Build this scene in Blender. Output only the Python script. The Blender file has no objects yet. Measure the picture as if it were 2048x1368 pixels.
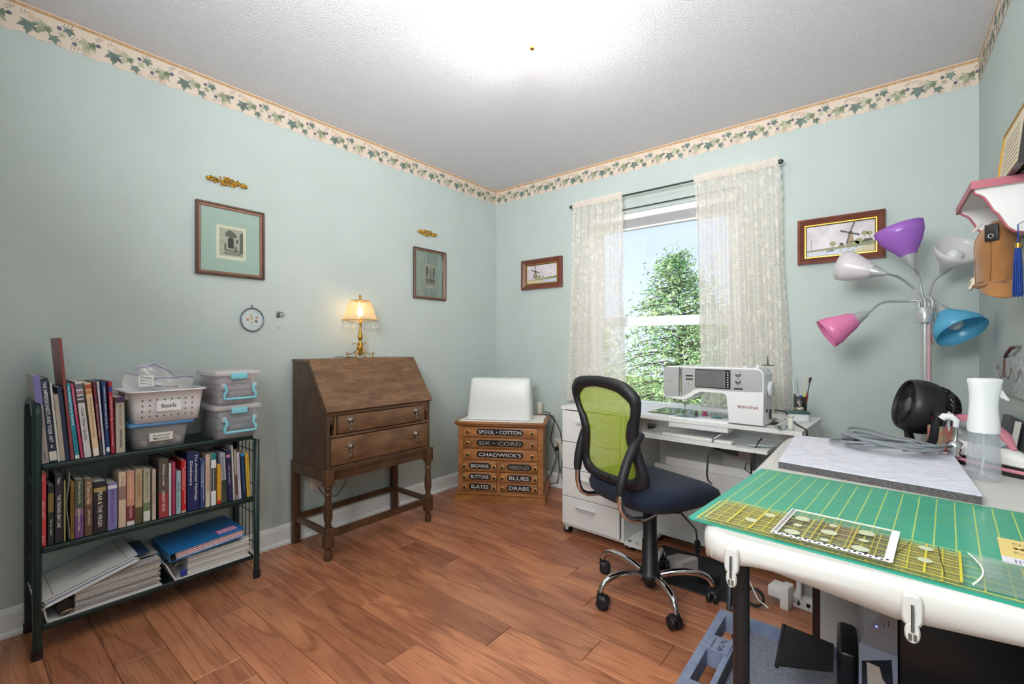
import bpy, bmesh, math, random
from math import sin, cos, pi, radians as rad, sqrt, atan2
from mathutils import Matrix, Vector
random.seed(7)
S = bpy.context.scene
COL = S.collection
# ---------------------------------------------------------------- camera
cam = bpy.data.cameras.new('camera'); cam.sensor_width = 36; cam.lens = 36*915/2048
cam.shift_y = 4.5/2048; cam.clip_start = 0.02; cam.clip_end = 200
camo = bpy.data.objects.new('camera', cam); COL.objects.link(camo)
camo.location = (2.593, -3.008, 1.113); camo.rotation_euler = (pi/2, 0, rad(38.8))
S.camera = camo
# ---------------------------------------------------------------- sky
W = bpy.data.worlds.new('sky'); S.world = W; W.use_nodes = True
nt = W.node_tree; nt.nodes.clear()
wo = nt.nodes.new('ShaderNodeOutputWorld'); bg = nt.nodes.new('ShaderNodeBackground')
tc = nt.nodes.new('ShaderNodeTexCoord'); sx = nt.nodes.new('ShaderNodeSeparateXYZ'); cr = nt.nodes.new('ShaderNodeValToRGB')
cr.color_ramp.elements[0].position = 0.0; cr.color_ramp.elements[0].color = (0.86, 0.90, 1.0, 1)
cr.color_ramp.elements[1].position = 0.6; cr.color_ramp.elements[1].color = (0.45, 0.59, 1.0, 1)
nt.links.new(tc.outputs['Generated'], sx.inputs[0]); nt.links.new(sx.outputs['Z'], cr.inputs[0])
nt.links.new(cr.outputs[0], bg.inputs[0]); bg.inputs[1].default_value = 0.86
nt.links.new(bg.outputs[0], wo.inputs[0])
def light(kind, name, loc, energy, color=(1, 1, 1), size=0.1, rot=(0, 0, 0), sizey=None):
    l = bpy.data.lights.new(name, kind); l.energy = energy; l.color = color
    if kind == 'AREA':
        l.shape = 'RECTANGLE'; l.size = size; l.size_y = sizey or size
    elif kind == 'SUN': l.angle = size
    else: l.shadow_soft_size = size
    o = bpy.data.objects.new(name, l); COL.objects.link(o); o.location = loc; o.rotation_euler = rot
    return o
light('SUN', 'sun', (0, 0, 8), 6.0, (1.0, 0.95, 0.84), 0.01, (rad(48), 0, rad(-38)))
# ceiling fitting of this room, then an added fill light beyond the open doorway
light('POINT', 'ceiling_lamp_bulb', (1.49, -1.505, 2.36), 18, (1.0, 0.97, 0.94), 0.05)
light('AREA', 'hall_fill_light', (2.25, -3.75, 2.0), 38, (0.97, 0.98, 1.0), 0.9, (rad(66), 0, rad(-6)), 0.9)
# added fill behind the camera, aimed up to brighten ceiling and walls
light('AREA', 'ceiling_fill_light', (2.2, -3.05, 1.62), 24, (0.96, 0.98, 1.0), 0.6, (rad(122), 0, rad(28)), 0.5).data.spread = rad(120)
S.view_settings.view_transform = 'Standard'; S.view_settings.look = 'None'
S.view_settings.gamma = 1; S.view_settings.use_curve_mapping = False
S.view_settings.exposure = 0.66
# ---------------------------------------------------------------- materials
def lin(c):
    if isinstance(c, str):
        c = [int(c[i:i+2], 16)/255 for i in (0, 2, 4)]
    return tuple((x/12.92 if x <= 0.04045 else ((x+0.055)/1.055)**2.4) for x in c[:3])+(1,)
MC = {}
def M(name, c='808080', rough=0.5, metal=0.0, emit=0, coat=0, spec=0.5, bump=None, trans=0, alpha=1, sheen=0, var=None, tl=0):
    """var=(second colour, scale, (sx,sy,sz)) noise tint; bump=(scale, strength, distance)"""
    if name in MC: return MC[name]
    m = bpy.data.materials.new(name); m.use_nodes = True; n = m.node_tree; N = n.nodes; L = n.links
    b = N['Principled BSDF']; b.inputs['Base Color'].default_value = lin(c); b.inputs['Roughness'].default_value = rough
    b.inputs['Metallic'].default_value = metal; b.inputs['Specular IOR Level'].default_value = spec
    b.inputs['Coat Weight'].default_value = coat; b.inputs['Transmission Weight'].default_value = trans
    b.inputs['Alpha'].default_value = alpha; b.inputs['Sheen Weight'].default_value = sheen
    if emit: b.inputs['Emission Color'].default_value = lin(c); b.inputs['Emission Strength'].default_value = emit
    T = N.new('ShaderNodeTexCoord'); mp = N.new('ShaderNodeMapping'); L.new(T.outputs['Object'], mp.inputs[0])
    if var:
        mp.inputs['Scale'].default_value = var[2] if len(var) > 2 else (1, 1, 1)
        z = N.new('ShaderNodeTexNoise'); z.inputs['Scale'].default_value = var[1]; z.inputs['Detail'].default_value = 5
        L.new(mp.outputs[0], z.inputs[0]); r = N.new('ShaderNodeValToRGB')
        r.color_ramp.elements[0].position = .35; r.color_ramp.elements[1].position = .68
        r.color_ramp.elements[0].color = lin(c); r.color_ramp.elements[1].color = lin(var[0])
        L.new(z.outputs[0], r.inputs[0]); L.new(r.outputs[0], b.inputs['Base Color'])
    if bump:
        z = N.new('ShaderNodeTexNoise'); z.inputs['Scale'].default_value = bump[0]; z.inputs['Detail'].default_value = 3
        L.new(T.outputs['Object'], z.inputs[0]); bu = N.new('ShaderNodeBump'); bu.inputs['Strength'].default_value = bump[1]
        bu.inputs['Distance'].default_value = bump[2]; L.new(z.outputs[0], bu.inputs['Height']); L.new(bu.outputs[0], b.inputs['Normal'])
    MC[name] = m; return m
def wood(name, dark, light_, mid, scale=1.0, axis=0, rough=0.35, rnd=True, cathed=True):
    """procedural plank wood, grain along axis, every object gets its own figure"""
    if name in MC: return MC[name]
    m = bpy.data.materials.new(name); m.use_nodes = True; N = m.node_tree.nodes; L = m.node_tree.links; b = N['Principled BSDF']
    T = N.new('ShaderNodeTexCoord'); oi = N.new('ShaderNodeObjectInfo'); ad = N.new('ShaderNodeVectorMath'); ad.operation = 'MULTIPLY_ADD'
    cb = N.new('ShaderNodeCombineXYZ')
    for i in range(3): L.new(oi.outputs['Random'], cb.inputs[i])
    ad.inputs[1].default_value = (37, 23, 51)
    L.new(cb.outputs[0], ad.inputs[0]); L.new(T.outputs['Object'], ad.inputs[2])
    mp = N.new('ShaderNodeMapping'); sc = [7*scale]*3; sc[axis] = 0.8*scale; mp.inputs['Scale'].default_value = sc
    L.new(ad.outputs[0], mp.inputs[0])
    n1 = N.new('ShaderNodeTexNoise'); n1.inputs['Scale'].default_value = 1.3; n1.inputs['Detail'].default_value = 2; n1.inputs['Distortion'].default_value = .6
    L.new(mp.outputs[0], n1.inputs[0])
    mu = N.new('ShaderNodeMath'); mu.operation = 'MULTIPLY'; mu.inputs[1].default_value = 26; L.new(n1.outputs[0], mu.inputs[0])
    si = N.new('ShaderNodeMath'); si.operation = 'SINE'; L.new(mu.outputs[0], si.inputs[0])
    mp2 = N.new('ShaderNodeMapping'); sc2 = [110*scale]*3; sc2[axis] = 5*scale; mp2.inputs['Scale'].default_value = sc2; L.new(ad.outputs[0], mp2.inputs[0])
    n2 = N.new('ShaderNodeTexNoise'); n2.inputs['Scale'].default_value = 1.5; n2.inputs['Detail'].default_value = 4; L.new(mp2.outputs[0], n2.inputs[0])
    mp3 = N.new('ShaderNodeMapping'); sc3 = [3*scale]*3; sc3[axis] = 1.2*scale; mp3.inputs['Scale'].default_value = sc3; L.new(ad.outputs[0], mp3.inputs[0])
    n3 = N.new('ShaderNodeTexNoise'); n3.inputs['Scale'].default_value = 2; n3.inputs['Detail'].default_value = 3; L.new(mp3.outputs[0], n3.inputs[0])
    def mix(a, c, f, t='MIX'):
        x = N.new('ShaderNodeMix'); x.data_type = 'RGBA'; x.blend_type = t
        for s, v in ((x.inputs[6], a), (x.inputs[7], c)):
            if isinstance(v, tuple): s.default_value = v
            else: L.new(v, s)
        if isinstance(f, float): x.inputs[0].default_value = f
        else: L.new(f, x.inputs[0])
        return x.outputs[2]
    r3 = N.new('ShaderNodeValToRGB'); r3.color_ramp.elements[0].position = .38; r3.color_ramp.elements[1].position = .62
    r3.color_ramp.elements[0].color = lin(mid); r3.color_ramp.elements[1].color = lin(light_); L.new(n3.outputs[0], r3.inputs[0])
    rs = N.new('ShaderNodeMapRange'); rs.inputs[1].default_value = .5; rs.inputs[2].default_value = 1; rs.inputs[3].default_value = 0; rs.inputs[4].default_value = .34 if cathed else .15
    L.new(si.outputs[0], rs.inputs[0])
    c1 = mix(r3.outputs[0], lin(dark), rs.outputs[0])
    r2 = N.new('ShaderNodeMapRange'); r2.inputs[1].default_value = .52; r2.inputs[2].default_value = .72; r2.inputs[3].default_value = 0; r2.inputs[4].default_value = .45; L.new(n2.outputs[0], r2.inputs[0])
    c2 = mix(c1, lin(dark), r2.outputs[0])
    rv = N.new('ShaderNodeMapRange'); rv.inputs[3].default_value = .74 if rnd else 1; rv.inputs[4].default_value = 1.14 if rnd else 1; L.new(oi.outputs['Random'], rv.inputs[0])
    hv = N.new('ShaderNodeHueSaturation'); L.new(rv.outputs[0], hv.inputs['Value']); L.new(c2, hv.inputs['Color'])
    L.new(hv.outputs[0], b.inputs['Base Color']); b.inputs['Roughness'].default_value = rough
    bu = N.new('ShaderNodeBump'); bu.inputs['Strength'].default_value = .12; bu.inputs['Distance'].default_value = .001; L.new(n2.outputs[0], bu.inputs['Height']); L.new(bu.outputs[0], b.inputs['Normal'])
    MC[name] = m; return m
def glass(name, tint='f4fbff', a=0.12, rough=0.03):
    if name in MC: return MC[name]
    m = bpy.data.materials.new(name); m.use_nodes = True; N = m.node_tree.nodes; L = m.node_tree.links; N.clear()
    o = N.new('ShaderNodeOutputMaterial'); t = N.new('ShaderNodeBsdfTransparent'); t.inputs[0].default_value = lin(tint)
    g = N.new('ShaderNodeBsdfGlossy'); g.inputs['Roughness'].default_value = rough; fr = N.new('ShaderNodeFresnel'); fr.inputs[0].default_value = 1.45
    ad = N.new('ShaderNodeMath'); ad.operation = 'ADD'; ad.inputs[1].default_value = a*.25; L.new(fr.outputs[0], ad.inputs[0])
    x = N.new('ShaderNodeMixShader'); L.new(ad.outputs[0], x.inputs[0]); L.new(t.outputs[0], x.inputs[1]); L.new(g.outputs[0], x.inputs[2]); L.new(x.outputs[0], o.inputs[0])
    MC[name] = m; return m
def veil(name, c, opac, rough=.5, pattern=None, tl=.5, gloss=0):
    """see-through cloth, film or frosted plastic: transparent mixed with diffuse + translucent; pattern=(kind, scale)"""
    if name in MC: return MC[name]
    m = bpy.data.materials.new(name); m.use_nodes = True; N = m.node_tree.nodes; L = m.node_tree.links; N.clear()
    o = N.new('ShaderNodeOutputMaterial'); t = N.new('ShaderNodeBsdfTransparent'); d = N.new('ShaderNodeBsdfDiffuse'); tr = N.new('ShaderNodeBsdfTranslucent')
    d.inputs[0].default_value = lin(c); tr.inputs[0].default_value = lin(c)
    x1 = N.new('ShaderNodeMixShader'); x1.inputs[0].default_value = tl; L.new(d.outputs[0], x1.inputs[1]); L.new(tr.outputs[0], x1.inputs[2]); body = x1.outputs[0]
    if gloss:
        g = N.new('ShaderNodeBsdfGlossy'); g.inputs['Roughness'].default_value = rough; x3 = N.new('ShaderNodeMixShader'); x3.inputs[0].default_value = gloss
        L.new(body, x3.inputs[1]); L.new(g.outputs[0], x3.inputs[2]); body = x3.outputs[0]
    x2 = N.new('ShaderNodeMixShader'); L.new(t.outputs[0], x2.inputs[1]); L.new(body, x2.inputs[2]); L.new(x2.outputs[0], o.inputs[0])
    x2.inputs[0].default_value = opac
    if pattern:
        uv = N.new('ShaderNodeUVMap'); T = uv.outputs[0]
        def math_(op, a, b_=None):
            q = N.new('ShaderNodeMath'); q.operation = op
            for i, v in enumerate((a, b_)):
                if v is None: continue
                if isinstance(v, (int, float)): q.inputs[i].default_value = v
                else: L.new(v, q.inputs[i])
            return q.outputs[0]
        if pattern[0] == 'lace':
            vo = N.new('ShaderNodeTexVoronoi'); vo.inputs['Scale'].default_value = 13; vo.feature = 'F1'; L.new(T, vo.inputs[0])
            n = N.new('ShaderNodeTexNoise'); n.inputs['Scale'].default_value = 22; n.inputs['Detail'].default_value = 3; L.new(T, n.inputs[0])
            v2 = N.new('ShaderNodeTexVoronoi'); v2.inputs['Scale'].default_value = 75; v2.feature = 'DISTANCE_TO_EDGE'; L.new(T, v2.inputs[0])
            flower = math_('MULTIPLY', math_('LESS_THAN', math_('ADD', vo.outputs['Distance'], math_('MULTIPLY', n.outputs[0], .55)), .60), .24)
            net = math_('MULTIPLY', math_('LESS_THAN', v2.outputs['Distance'], .14), .22)
            L.new(math_('MINIMUM', math_('ADD', math_('ADD', flower, net), opac), .96), x2.inputs[0])
        elif pattern[0] == 'mesh':
            s = N.new('ShaderNodeSeparateXYZ'); L.new(T, s.inputs[0])
            a = math_('SINE', math_('MULTIPLY', math_('ADD', s.outputs[0], s.outputs[1]), pattern[1]))
            b_ = math_('SINE', math_('MULTIPLY', math_('SUBTRACT', s.outputs[0], s.outputs[1]), pattern[1]))
            L.new(math_('ADD', math_('MULTIPLY', math_('GREATER_THAN', math_('MULTIPLY', a, b_), 0.0), -.22), opac), x2.inputs[0])
    MC[name] = m; return m
# ---------------------------------------------------------------- geometry helpers
def Tm(x, y, z): return Matrix.Translation((x, y, z))
def R(a, ax): return Matrix.Rotation(rad(a), 4, ax)
def sup(w, d, r=None, n=28, e=4.0):
    """rounded rectangle outline (superellipse)"""
    out = []
    for i in range(n):
        a = 2*pi*i/n; c, s = cos(a), sin(a)
        out.append((w/2*abs(c)**(2/e)*(1 if c >= 0 else -1), d/2*abs(s)**(2/e)*(1 if s >= 0 else -1)))
    return out
def rrect(x0, y0, x1, y1, r, n=4):
    P = []
    for cx, cy, a0 in ((x1-r, y1-r, 0), (x0+r, y1-r, 90), (x0+r, y0+r, 180), (x1-r, y0+r, 270)):
        for i in range(n+1):
            a = rad(a0+90*i/n); P.append((cx+r*cos(a), cy+r*sin(a)))
    return P
def ell(cx, cy, rx, ry, n=20): return [(cx+rx*cos(2*pi*i/n), cy+ry*sin(2*pi*i/n)) for i in range(n)]
class MB:
    def __init__(s, m=None): s.v = []; s.f = []; s.fm = []; s.sm = []; s.ms = []; s.M = Matrix(); s.uv = {}; s.mat(m) if m else None
    def mat(s, m):
        if m not in s.ms: s.ms.append(m)
        s.cur = s.ms.index(m); return s
    def add(s, V, Fc, smooth=False, uvs=None):
        o = len(s.v); s.v += [s.M @ Vector(p) for p in V]
        for f in Fc: s.f.append([i+o for i in f]); s.fm.append(s.cur if s.ms else 0); s.sm.append(smooth)
        if uvs:
            for i, u in enumerate(uvs): s.uv[o+i] = u
        return s
    def box(s, x0, y0, z0, x1, y1, z1):
        V = [(x, y, z) for z in (z0, z1) for y in (y0, y1) for x in (x0, x1)]
        return s.add(V, [(0, 2, 3, 1), (4, 5, 7, 6), (0, 1, 5, 4), (2, 6, 7, 3), (0, 4, 6, 2), (1, 3, 7, 5)])
    def rbox(s, x0, y0, z0, x1, y1, z1, r=.003, seg=2):
        b = bmesh.new(); bmesh.ops.create_cube(b, size=1)
        for v in b.verts: v.co = Vector(((x0+x1)/2+v.co.x*(x1-x0), (y0+y1)/2+v.co.y*(y1-y0), (z0+z1)/2+v.co.z*(z1-z0)))
        r = min(r, .49*min(x1-x0, y1-y0, z1-z0))
        bmesh.ops.bevel(b, geom=b.edges[:], offset=r, segments=seg, profile=.5, affect='EDGES')
        b.verts.index_update(); s.add([v.co.copy() for v in b.verts], [[v.index for v in f.verts] for f in b.faces], seg > 1); b.free(); return s
    def prism(s, P, h0, h1, plane='xy', smooth=False):
        k = {'xy': lambda a, b, c: (a, b, c), 'xz': lambda a, b, c: (a, c, b), 'yz': lambda a, b, c: (c, a, b)}[plane]
        n = len(P); V = [k(a, b, h0) for a, b in P]+[k(a, b, h1) for a, b in P]
        s.add(V, [list(range(n))[::-1], list(range(n, 2*n))]); o = len(s.v)-2*n
        for i in range(n):
            j = (i+1) % n; s.f.append([o+i, o+j, o+n+j, o+n+i]); s.fm.append(s.cur if s.ms else 0); s.sm.append(smooth)
        return s
    def face(s, P, plane='xy', h=0):
        k = {'xy': lambda a, b: (a, b, h), 'xz': lambda a, b: (a, h, b), 'yz': lambda a, b: (h, a, b)}[plane]
        return s.add([k(*p) for p in P], [list(range(len(P)))])
    def layers(s, Ls, cap=True, smooth=True, closed=True):
        """Ls: list of rings (same count) of 3D points"""
        n = len(Ls[0]); V = [p for r in Ls for p in r]; Fc = []
        for a in range(len(Ls)-1):
            for i in range(n if closed else n-1):
                j = (i+1) % n; Fc.append((a*n+i, a*n+j, (a+1)*n+j, (a+1)*n+i))
        s.add(V, Fc, smooth)
        if cap:
            s.add(Ls[0], [list(range(n))[::-1]]); s.add(Ls[-1], [list(range(n))])
        return s
    def lathe(s, prof, n=20, cap=True, smooth=True):
        return s.layers([[(r*cos(2*pi*i/n), r*sin(2*pi*i/n), z) for i in range(n)] for r, z in prof], cap, smooth)
    def cyl(s, p, q, r, r2=None, n=12, cap=True):
        return s.tube([p, q], [r, r if r2 is None else r2], n, cap)
    def tube(s, pts, r, n=8, cap=True, closed=False):
        P = [Vector(p) for p in pts]; m = len(P); rs = r if isinstance(r, (list, tuple)) else [r]*m
        up = None; rings = []
        for i in range(m):
            t = (P[(i+1) % m]-P[i-1]) if closed else (P[min(i+1, m-1)]-P[max(i-1, 0)])
            if t.length < 1e-9: t = Vector((0, 0, 1))
            t.normalize()
            if up is None: up = Vector((0, 0, 1)) if abs(t.z) < .9 else Vector((1, 0, 0))
            a = t.cross(up); a.normalize(); b = a.cross(t); up = b
            rings.append([P[i]+(a*cos(2*pi*k/n)+b*sin(2*pi*k/n))*rs[i] for k in range(n)])
        if closed: rings.append(rings[0]); cap = False
        return s.layers(rings, cap)
    def sphere(s, c, r, n=12, m=8):
        rx, ry, rz = r if isinstance(r, (list, tuple)) else (r, r, r)
        return s.layers([[(c[0]+rx*sin(a)*cos(2*pi*i/n), c[1]+ry*sin(a)*sin(2*pi*i/n), c[2]-rz*cos(a)) for i in range(n)] for a in [pi*(.04+.92*j/m) for j in range(m+1)]])
    def grid(s, nu, nv, fn, smooth=True, uvs=1.0):
        V = [fn(i/(nu-1), j/(nv-1)) for j in range(nv) for i in range(nu)]
        Fc = [(j*nu+i, j*nu+i+1, (j+1)*nu+i+1, (j+1)*nu+i) for j in range(nv-1) for i in range(nu-1)]
        U = [(i/(nu-1), j/(nv-1)) for j in range(nv) for i in range(nu)]
        return s.add(V, Fc, smooth, U)
    def build(s, name, parent=None, loc=None, rot=None, solid=0, mats=None):
        me = bpy.data.meshes.new(name); me.from_pydata([tuple(v) for v in s.v], [], s.f)
        for m in (mats or s.ms): me.materials.append(m)
        me.polygons.foreach_set('material_index', s.fm); me.polygons.foreach_set('use_smooth', s.sm)
        if s.uv:
            u = me.uv_layers.new(name='UVMap'); d = [0.0]*(2*len(me.loops))
            for l in me.loops:
                q = s.uv.get(l.vertex_index, (0, 0)); d[2*l.index] = q[0]; d[2*l.index+1] = q[1]
            u.data.foreach_set('uv', d)
        me.update()
        o = bpy.data.objects.new(name, me); COL.objects.link(o)
        if parent: o.parent = parent
        if loc: o.location = loc
        if rot: o.rotation_euler = rot
        if solid:
            md = o.modifiers.new('thickness', 'SOLIDIFY'); md.thickness = solid
        return o
def tag(o, label, cat, group=None, kind=None):
    if label: o['label'] = label
    if cat: o['category'] = cat
    if group: o['group'] = group
    if kind: o['kind'] = kind
    return o
def thing(name, label, cat, loc=(0, 0, 0), rz=0, group=None, rx=0, ry=0):
    o = bpy.data.objects.new(name, None); COL.objects.link(o); o.location = loc; o.rotation_euler = (rad(rx), rad(ry), rad(rz)); o.empty_display_size = .05
    return tag(o, label, cat, group)
def lab(o, l): o['label'] = l; return o
def struct(o): o['kind'] = 'structure'; return o
TC = {}
def txt(s, w, h, mtx, m, parent, name='lettering', keep=False):
    """flat lettering fitted to w x h, centred on mtx; text runs along local x"""
    if s not in TC:
        cu = bpy.data.curves.new('t', 'FONT'); cu.body = s; cu.size = 1; cu.resolution_u = 2; cu.align_x = 'CENTER'; cu.offset = 0.008
        ob = bpy.data.objects.new('t', cu); COL.objects.link(ob); bpy.context.view_layer.update()
        me = ob.to_mesh(); V = [tuple(v.co) for v in me.vertices]; Fc = [tuple(p.vertices) for p in me.polygons]; ob.to_mesh_clear()
        bpy.data.objects.remove(ob); bpy.data.curves.remove(cu)
        xs = [v[0] for v in V]; ys = [v[1] for v in V]
        TC[s] = (V, Fc, (min(xs), max(xs), min(ys), max(ys)))
    V, Fc, (x0, x1, y0, y1) = TC[s]
    kx = w/(x1-x0); ky = h/(y1-y0)
    if keep: kx = ky = min(kx, ky)
    b = MB(m); b.M = mtx; b.add([((x-(x0+x1)/2)*kx, (y-(y0+y1)/2)*ky, 0) for x, y, z in V], Fc)
    return b.build(name, parent)
def basis(o, X, Y):
    X = Vector(X).normalized(); Y = Vector(Y).normalized(); Z = X.cross(Y)
    m = Matrix((X, Y, Z)).transposed().to_4x4(); m.translation = Vector(o); return m
# shared materials
white = M('white_paint', 'ecedec', .45); plas = M('white_plastic', 'e9eae9', .35); melam = M('white_melamine', 'e3e3e2', .38)
chrome = M('chrome', 'd9d9d9', .08, 1); steel = M('steel', '9a9a98', .28, 1); black = M('black_plastic', '17181c', .45); blackg = M('black_gloss', '0c0d10', .15)
brass = M('brass', 'c9963f', .25, 1); paper = M('paper', 'e7e3da', .8); dgreen = M('dark_green_enamel', '1d3130', .3, .2)
bk = M('ink_black', '151515', .7); wh = M('ink_white', 'f2f1ec', .7); cord_b = M('cord_black', '1c211f', .5); cord_g = M('cord_grey', '8b9195', .45)
# ================================================================ SETTING
RX, RY, RH = 2.951, -3.35, 2.44
def wallpaint():
    m = M('wall_paint', 'b8c3bf', .75, bump=(260, .12, .002), var=('bdc8c5', 3.0))
    return m
wp = wallpaint()
WX0, WX1, WZ0, WZ1 = 0.90, 1.945, .62, 2.03          # window opening
b = MB(wp); b.box(-.12, RY, 0, 0, .12, RH); struct(b.build('wall_left'))
b = MB(wp); b.box(0, 0, 0, WX0, .12, RH); b.box(WX1, 0, 0, RX, .12, RH); b.box(WX0, 0, 0, WX1, .12, WZ0); b.box(WX0, 0, WZ1, WX1, .12, RH); struct(b.build('wall_back'))
b = MB(wp); b.box(RX, RY, 0, RX+.12, .12, RH); struct(b.build('wall_right'))
b = MB(wp); b.box(0, RY-.12, 0, 1.75, RY, RH); b.box(1.75, RY-.12, 2.08, RX, RY, RH); b.box(2.72, RY-.12, 0, RX, RY, 2.08); struct(b.build('wall_front'))
m = M('popcorn_ceiling', 'dfdfe3', .9)
N = m.node_tree.nodes; L = m.node_tree.links
T = N.new('ShaderNodeTexCoord'); n1 = N.new('ShaderNodeTexNoise'); n1.inputs['Scale'].default_value = 125; n1.inputs['Detail'].default_value = 3; n1.inputs['Roughness'].default_value = .65
L.new(T.outputs['Object'], n1.inputs[0])
r1 = N.new('ShaderNodeMapRange'); r1.inputs[1].default_value = .42; r1.inputs[2].default_value = .68; L.new(n1.outputs[0], r1.inputs[0])
bu = N.new('ShaderNodeBump'); bu.inputs['Strength'].default_value = .7; bu.inputs['Distance'].default_value = .004; L.new(r1.outputs[0], bu.inputs['Height']); L.new(bu.outputs[0], N['Principled BSDF'].inputs['Normal'])
b = MB(m); b.box(-.12, RY-.12, RH, RX+.12, .12, RH+.1); struct(b.build('ceiling'))
# floor: sub-floor plus planks, each plank a part
fl = struct(MB(M('subfloor', '2a140b', .8)).box(-.0, RY, -.05, RX, 0, -.008).build('floor'))
fw = wood('floor_hickory', '5e3424', 'c7855f', 'ac6e50', 1.0, 0, .27)
ks = {0: [1.92], 1: [1.425, .3], 2: [1.613, .41], 3: [.55, .882, 2.0], 4: [1.775], 5: [1.46, .3], 6: [.877, 2.1], 7: [.62, 1.25], 8: [.40, 1.6], 9: [.50, 1.9], 10: [.824, .96, 2.2], -1: [1.2, 2.4], -2: [.7, 2.0], -3: [1.6], -4: [.9, 2.3], -5: [1.3], -6: [.6, 1.8]}
ybase = -1.010; wpl = .148
for k in range(-7, 17):
    ya = min(0, ybase-wpl*k+wpl); yb = max(RY, ybase-wpl*k)
    if ya-yb < .01: continue
    xs = [0]+sorted(ks.get(k, [random.uniform(.5, 1.2), random.uniform(1.6, 2.4)]))+[RX]
    for x0, x1 in zip(xs, xs[1:]):
        hx, hy = (x1-x0)/2-.0008, (ya-yb)/2-.0008
        b = MB(fw); e = .0022
        b.layers([[(sx*(hx-q), sy*(hy-q), z) for sx, sy in ((-1, -1), (1, -1), (1, 1), (-1, 1))] for z, q in ((-.008, 0), (-e*.7, 0), (0, e))], smooth=False)
        b.build('plank', fl, ((x0+x1)/2, (ya+yb)/2, 0))
# baseboards with quarter round
def baseb(name, L_, loc, rz):
    prof = [(0, 0), (.022, 0), (.022, .012), (.012, .022), (.012, .085), (.008, .1), (.003, .108), (0, .108)]
    b = MB(white); b.prism(prof, 0, L_, 'xz'); o = struct(b.build(name, None, loc)); o.rotation_euler = (0, 0, rz); return o
# prism in xz runs along +y: wall_left runs from RY to 0, normal +x
baseb('baseboard_left', -RY, (0, RY, 0), 0)
baseb('baseboard_back', RX-.044, (.022, 0, 0), -pi/2)
b = MB(white); b.prism([(-x, z) for x, z in [(0, 0), (.022, 0), (.022, .012), (.012, .022), (.012, .085), (.008, .1), (.003, .108), (0, .108)]], RY, -.0, 'xz'); struct(b.build('baseboard_right', None, (RX, 0, 0)))
# hall behind the open doorway (light only comes through there)
b = MB(wp); b.box(1.2, -5.0, -.05, 3.4, RY-.12, -.001); struct(b.build('floor_hall'))
b = MB(wp); b.box(1.1, -5.1, -.05, 1.2, RY-.12, RH); b.box(3.4, -5.1, -.05, 3.5, RY-.12, RH); b.box(1.1, -5.2, -.05, 3.5, -5.1, RH); b.box(1.1, -5.2, RH, 3.5, RY-.12, RH+.05); struct(b.build('wall_hall'))
# ---------------------------------------------------------------- wallpaper border
cream = M('border_cream', 'd9c9b8', .75); tan = M('border_tan', 'b08a62', .75, var=('c9a67e', 60)); dkl = M('border_leaf_dark', '59655e', .75, var=('7c8f86', 25)); ltl = M('border_leaf_light', '8c9179', .75, var=('c4c2a6', 18)); bry = M('border_berry', '7a7689', .75); tw = M('border_twig', '77756a', .75); blush = M('border_blush', 'cdb5a2', .75)
def leaf(cx, cy, r, a0):
    P = []
    for i, (a, k) in enumerate([(0, 1), (14, .62), (24, .66), (36, .42), (58, .9), (70, .6), (84, .6), (98, .36), (120, .7), (140, .42), (165, .3), (195, .3), (220, .42), (240, .7), (262, .36), (276, .6), (290, .6), (302, .9), (324, .42), (336, .66), (346, .62)]):
        q = rad(a+a0); P.append((cx+r*k*cos(q), cy+r*k*sin(q)))
    return P
def border_unit(b, x, W_=.26):
    h = 0
    def F(P, m, z): b.mat(m); b.face([(x+p[0], p[1]) for p in P], 'xy', z)
    bot = [(W_*i/26, -.119+.004*sin(i*2*pi/26*3)+(.0022*((i*7) % 3-1) if 0 < i < 26 else 0)) for i in range(27)]
    F([(0, 0), (0, bot[0][1])]+bot[1:-1]+[(W_, bot[0][1]), (W_, 0)], cream, 0)
    F([(0, -.004), (0, -.017), (W_, -.017), (W_, -.004)], tan, .0003)
    F(leaf(.205, -.10, .03, 250), blush, .0003); F(leaf(.045, -.05, .025, 90), blush, .0003); F(leaf(.12, -.11, .018, 250), blush, .0003)  # pale blush leaves printed behind the other leaves
    F(leaf(.208, -.070, .046, 255), ltl, .0006); F(leaf(.078, -.060, .042, 245), ltl, .0006); F(leaf(.222, -.064, .022, 300), M('border_leaf_mid', '6f7a62', .75), .0009)
    F(leaf(.035, -.076, .043, 265), dkl, .0009); F(leaf(.106, -.094, .027, 285), dkl, .0009); F(leaf(.150, -.043, .028, 275), dkl, .0009); F(leaf(.130, -.068, .019, 240), ltl, .0009); F(leaf(.088, -.066, .02, 290), MC['border_leaf_mid'], .0009)
    for bx, by in ((.122, -.047), (.167, -.088), (.242, -.06)):
        for i in range(7): F(ell(bx+(.0055*cos(i*1.05+.3) if i else 0), by+(.0055*sin(i*1.05+.3) if i else 0), .0036, .0036, 6), bry, .0009)
    for sx, sy, n, a in ((.13, -.03, 6, 20), (.185, -.1, 6, 200), (.232, -.045, 7, 60), (.155, -.07, 7, 10), (.012, -.04, 5, 40)):
        for i in range(n):
            px, py = sx+.006*i*cos(rad(a)), sy+.0035*i*sin(rad(a)); q = rad(a+(50 if i % 2 else -50))
            F([(px, py), (px+.005*cos(q)+.0018*sin(q), py+.005*sin(q)-.0018*cos(q)), (px+.010*cos(q), py+.010*sin(q)), (px+.005*cos(q)-.0018*sin(q), py+.005*sin(q)+.0018*cos(q))], tw, .0006)
def border(name, length, mtx):
    b = MB(cream); b.M = mtx; n = int(math.ceil(length/.26))
    for i in range(n): border_unit(b, i*length/n, length/n)
    return struct(b.build(name))
border('trim_1', 3.35, basis((.0015, -3.35, RH), (0, 1, 0), (0, 0, 1)))
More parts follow.
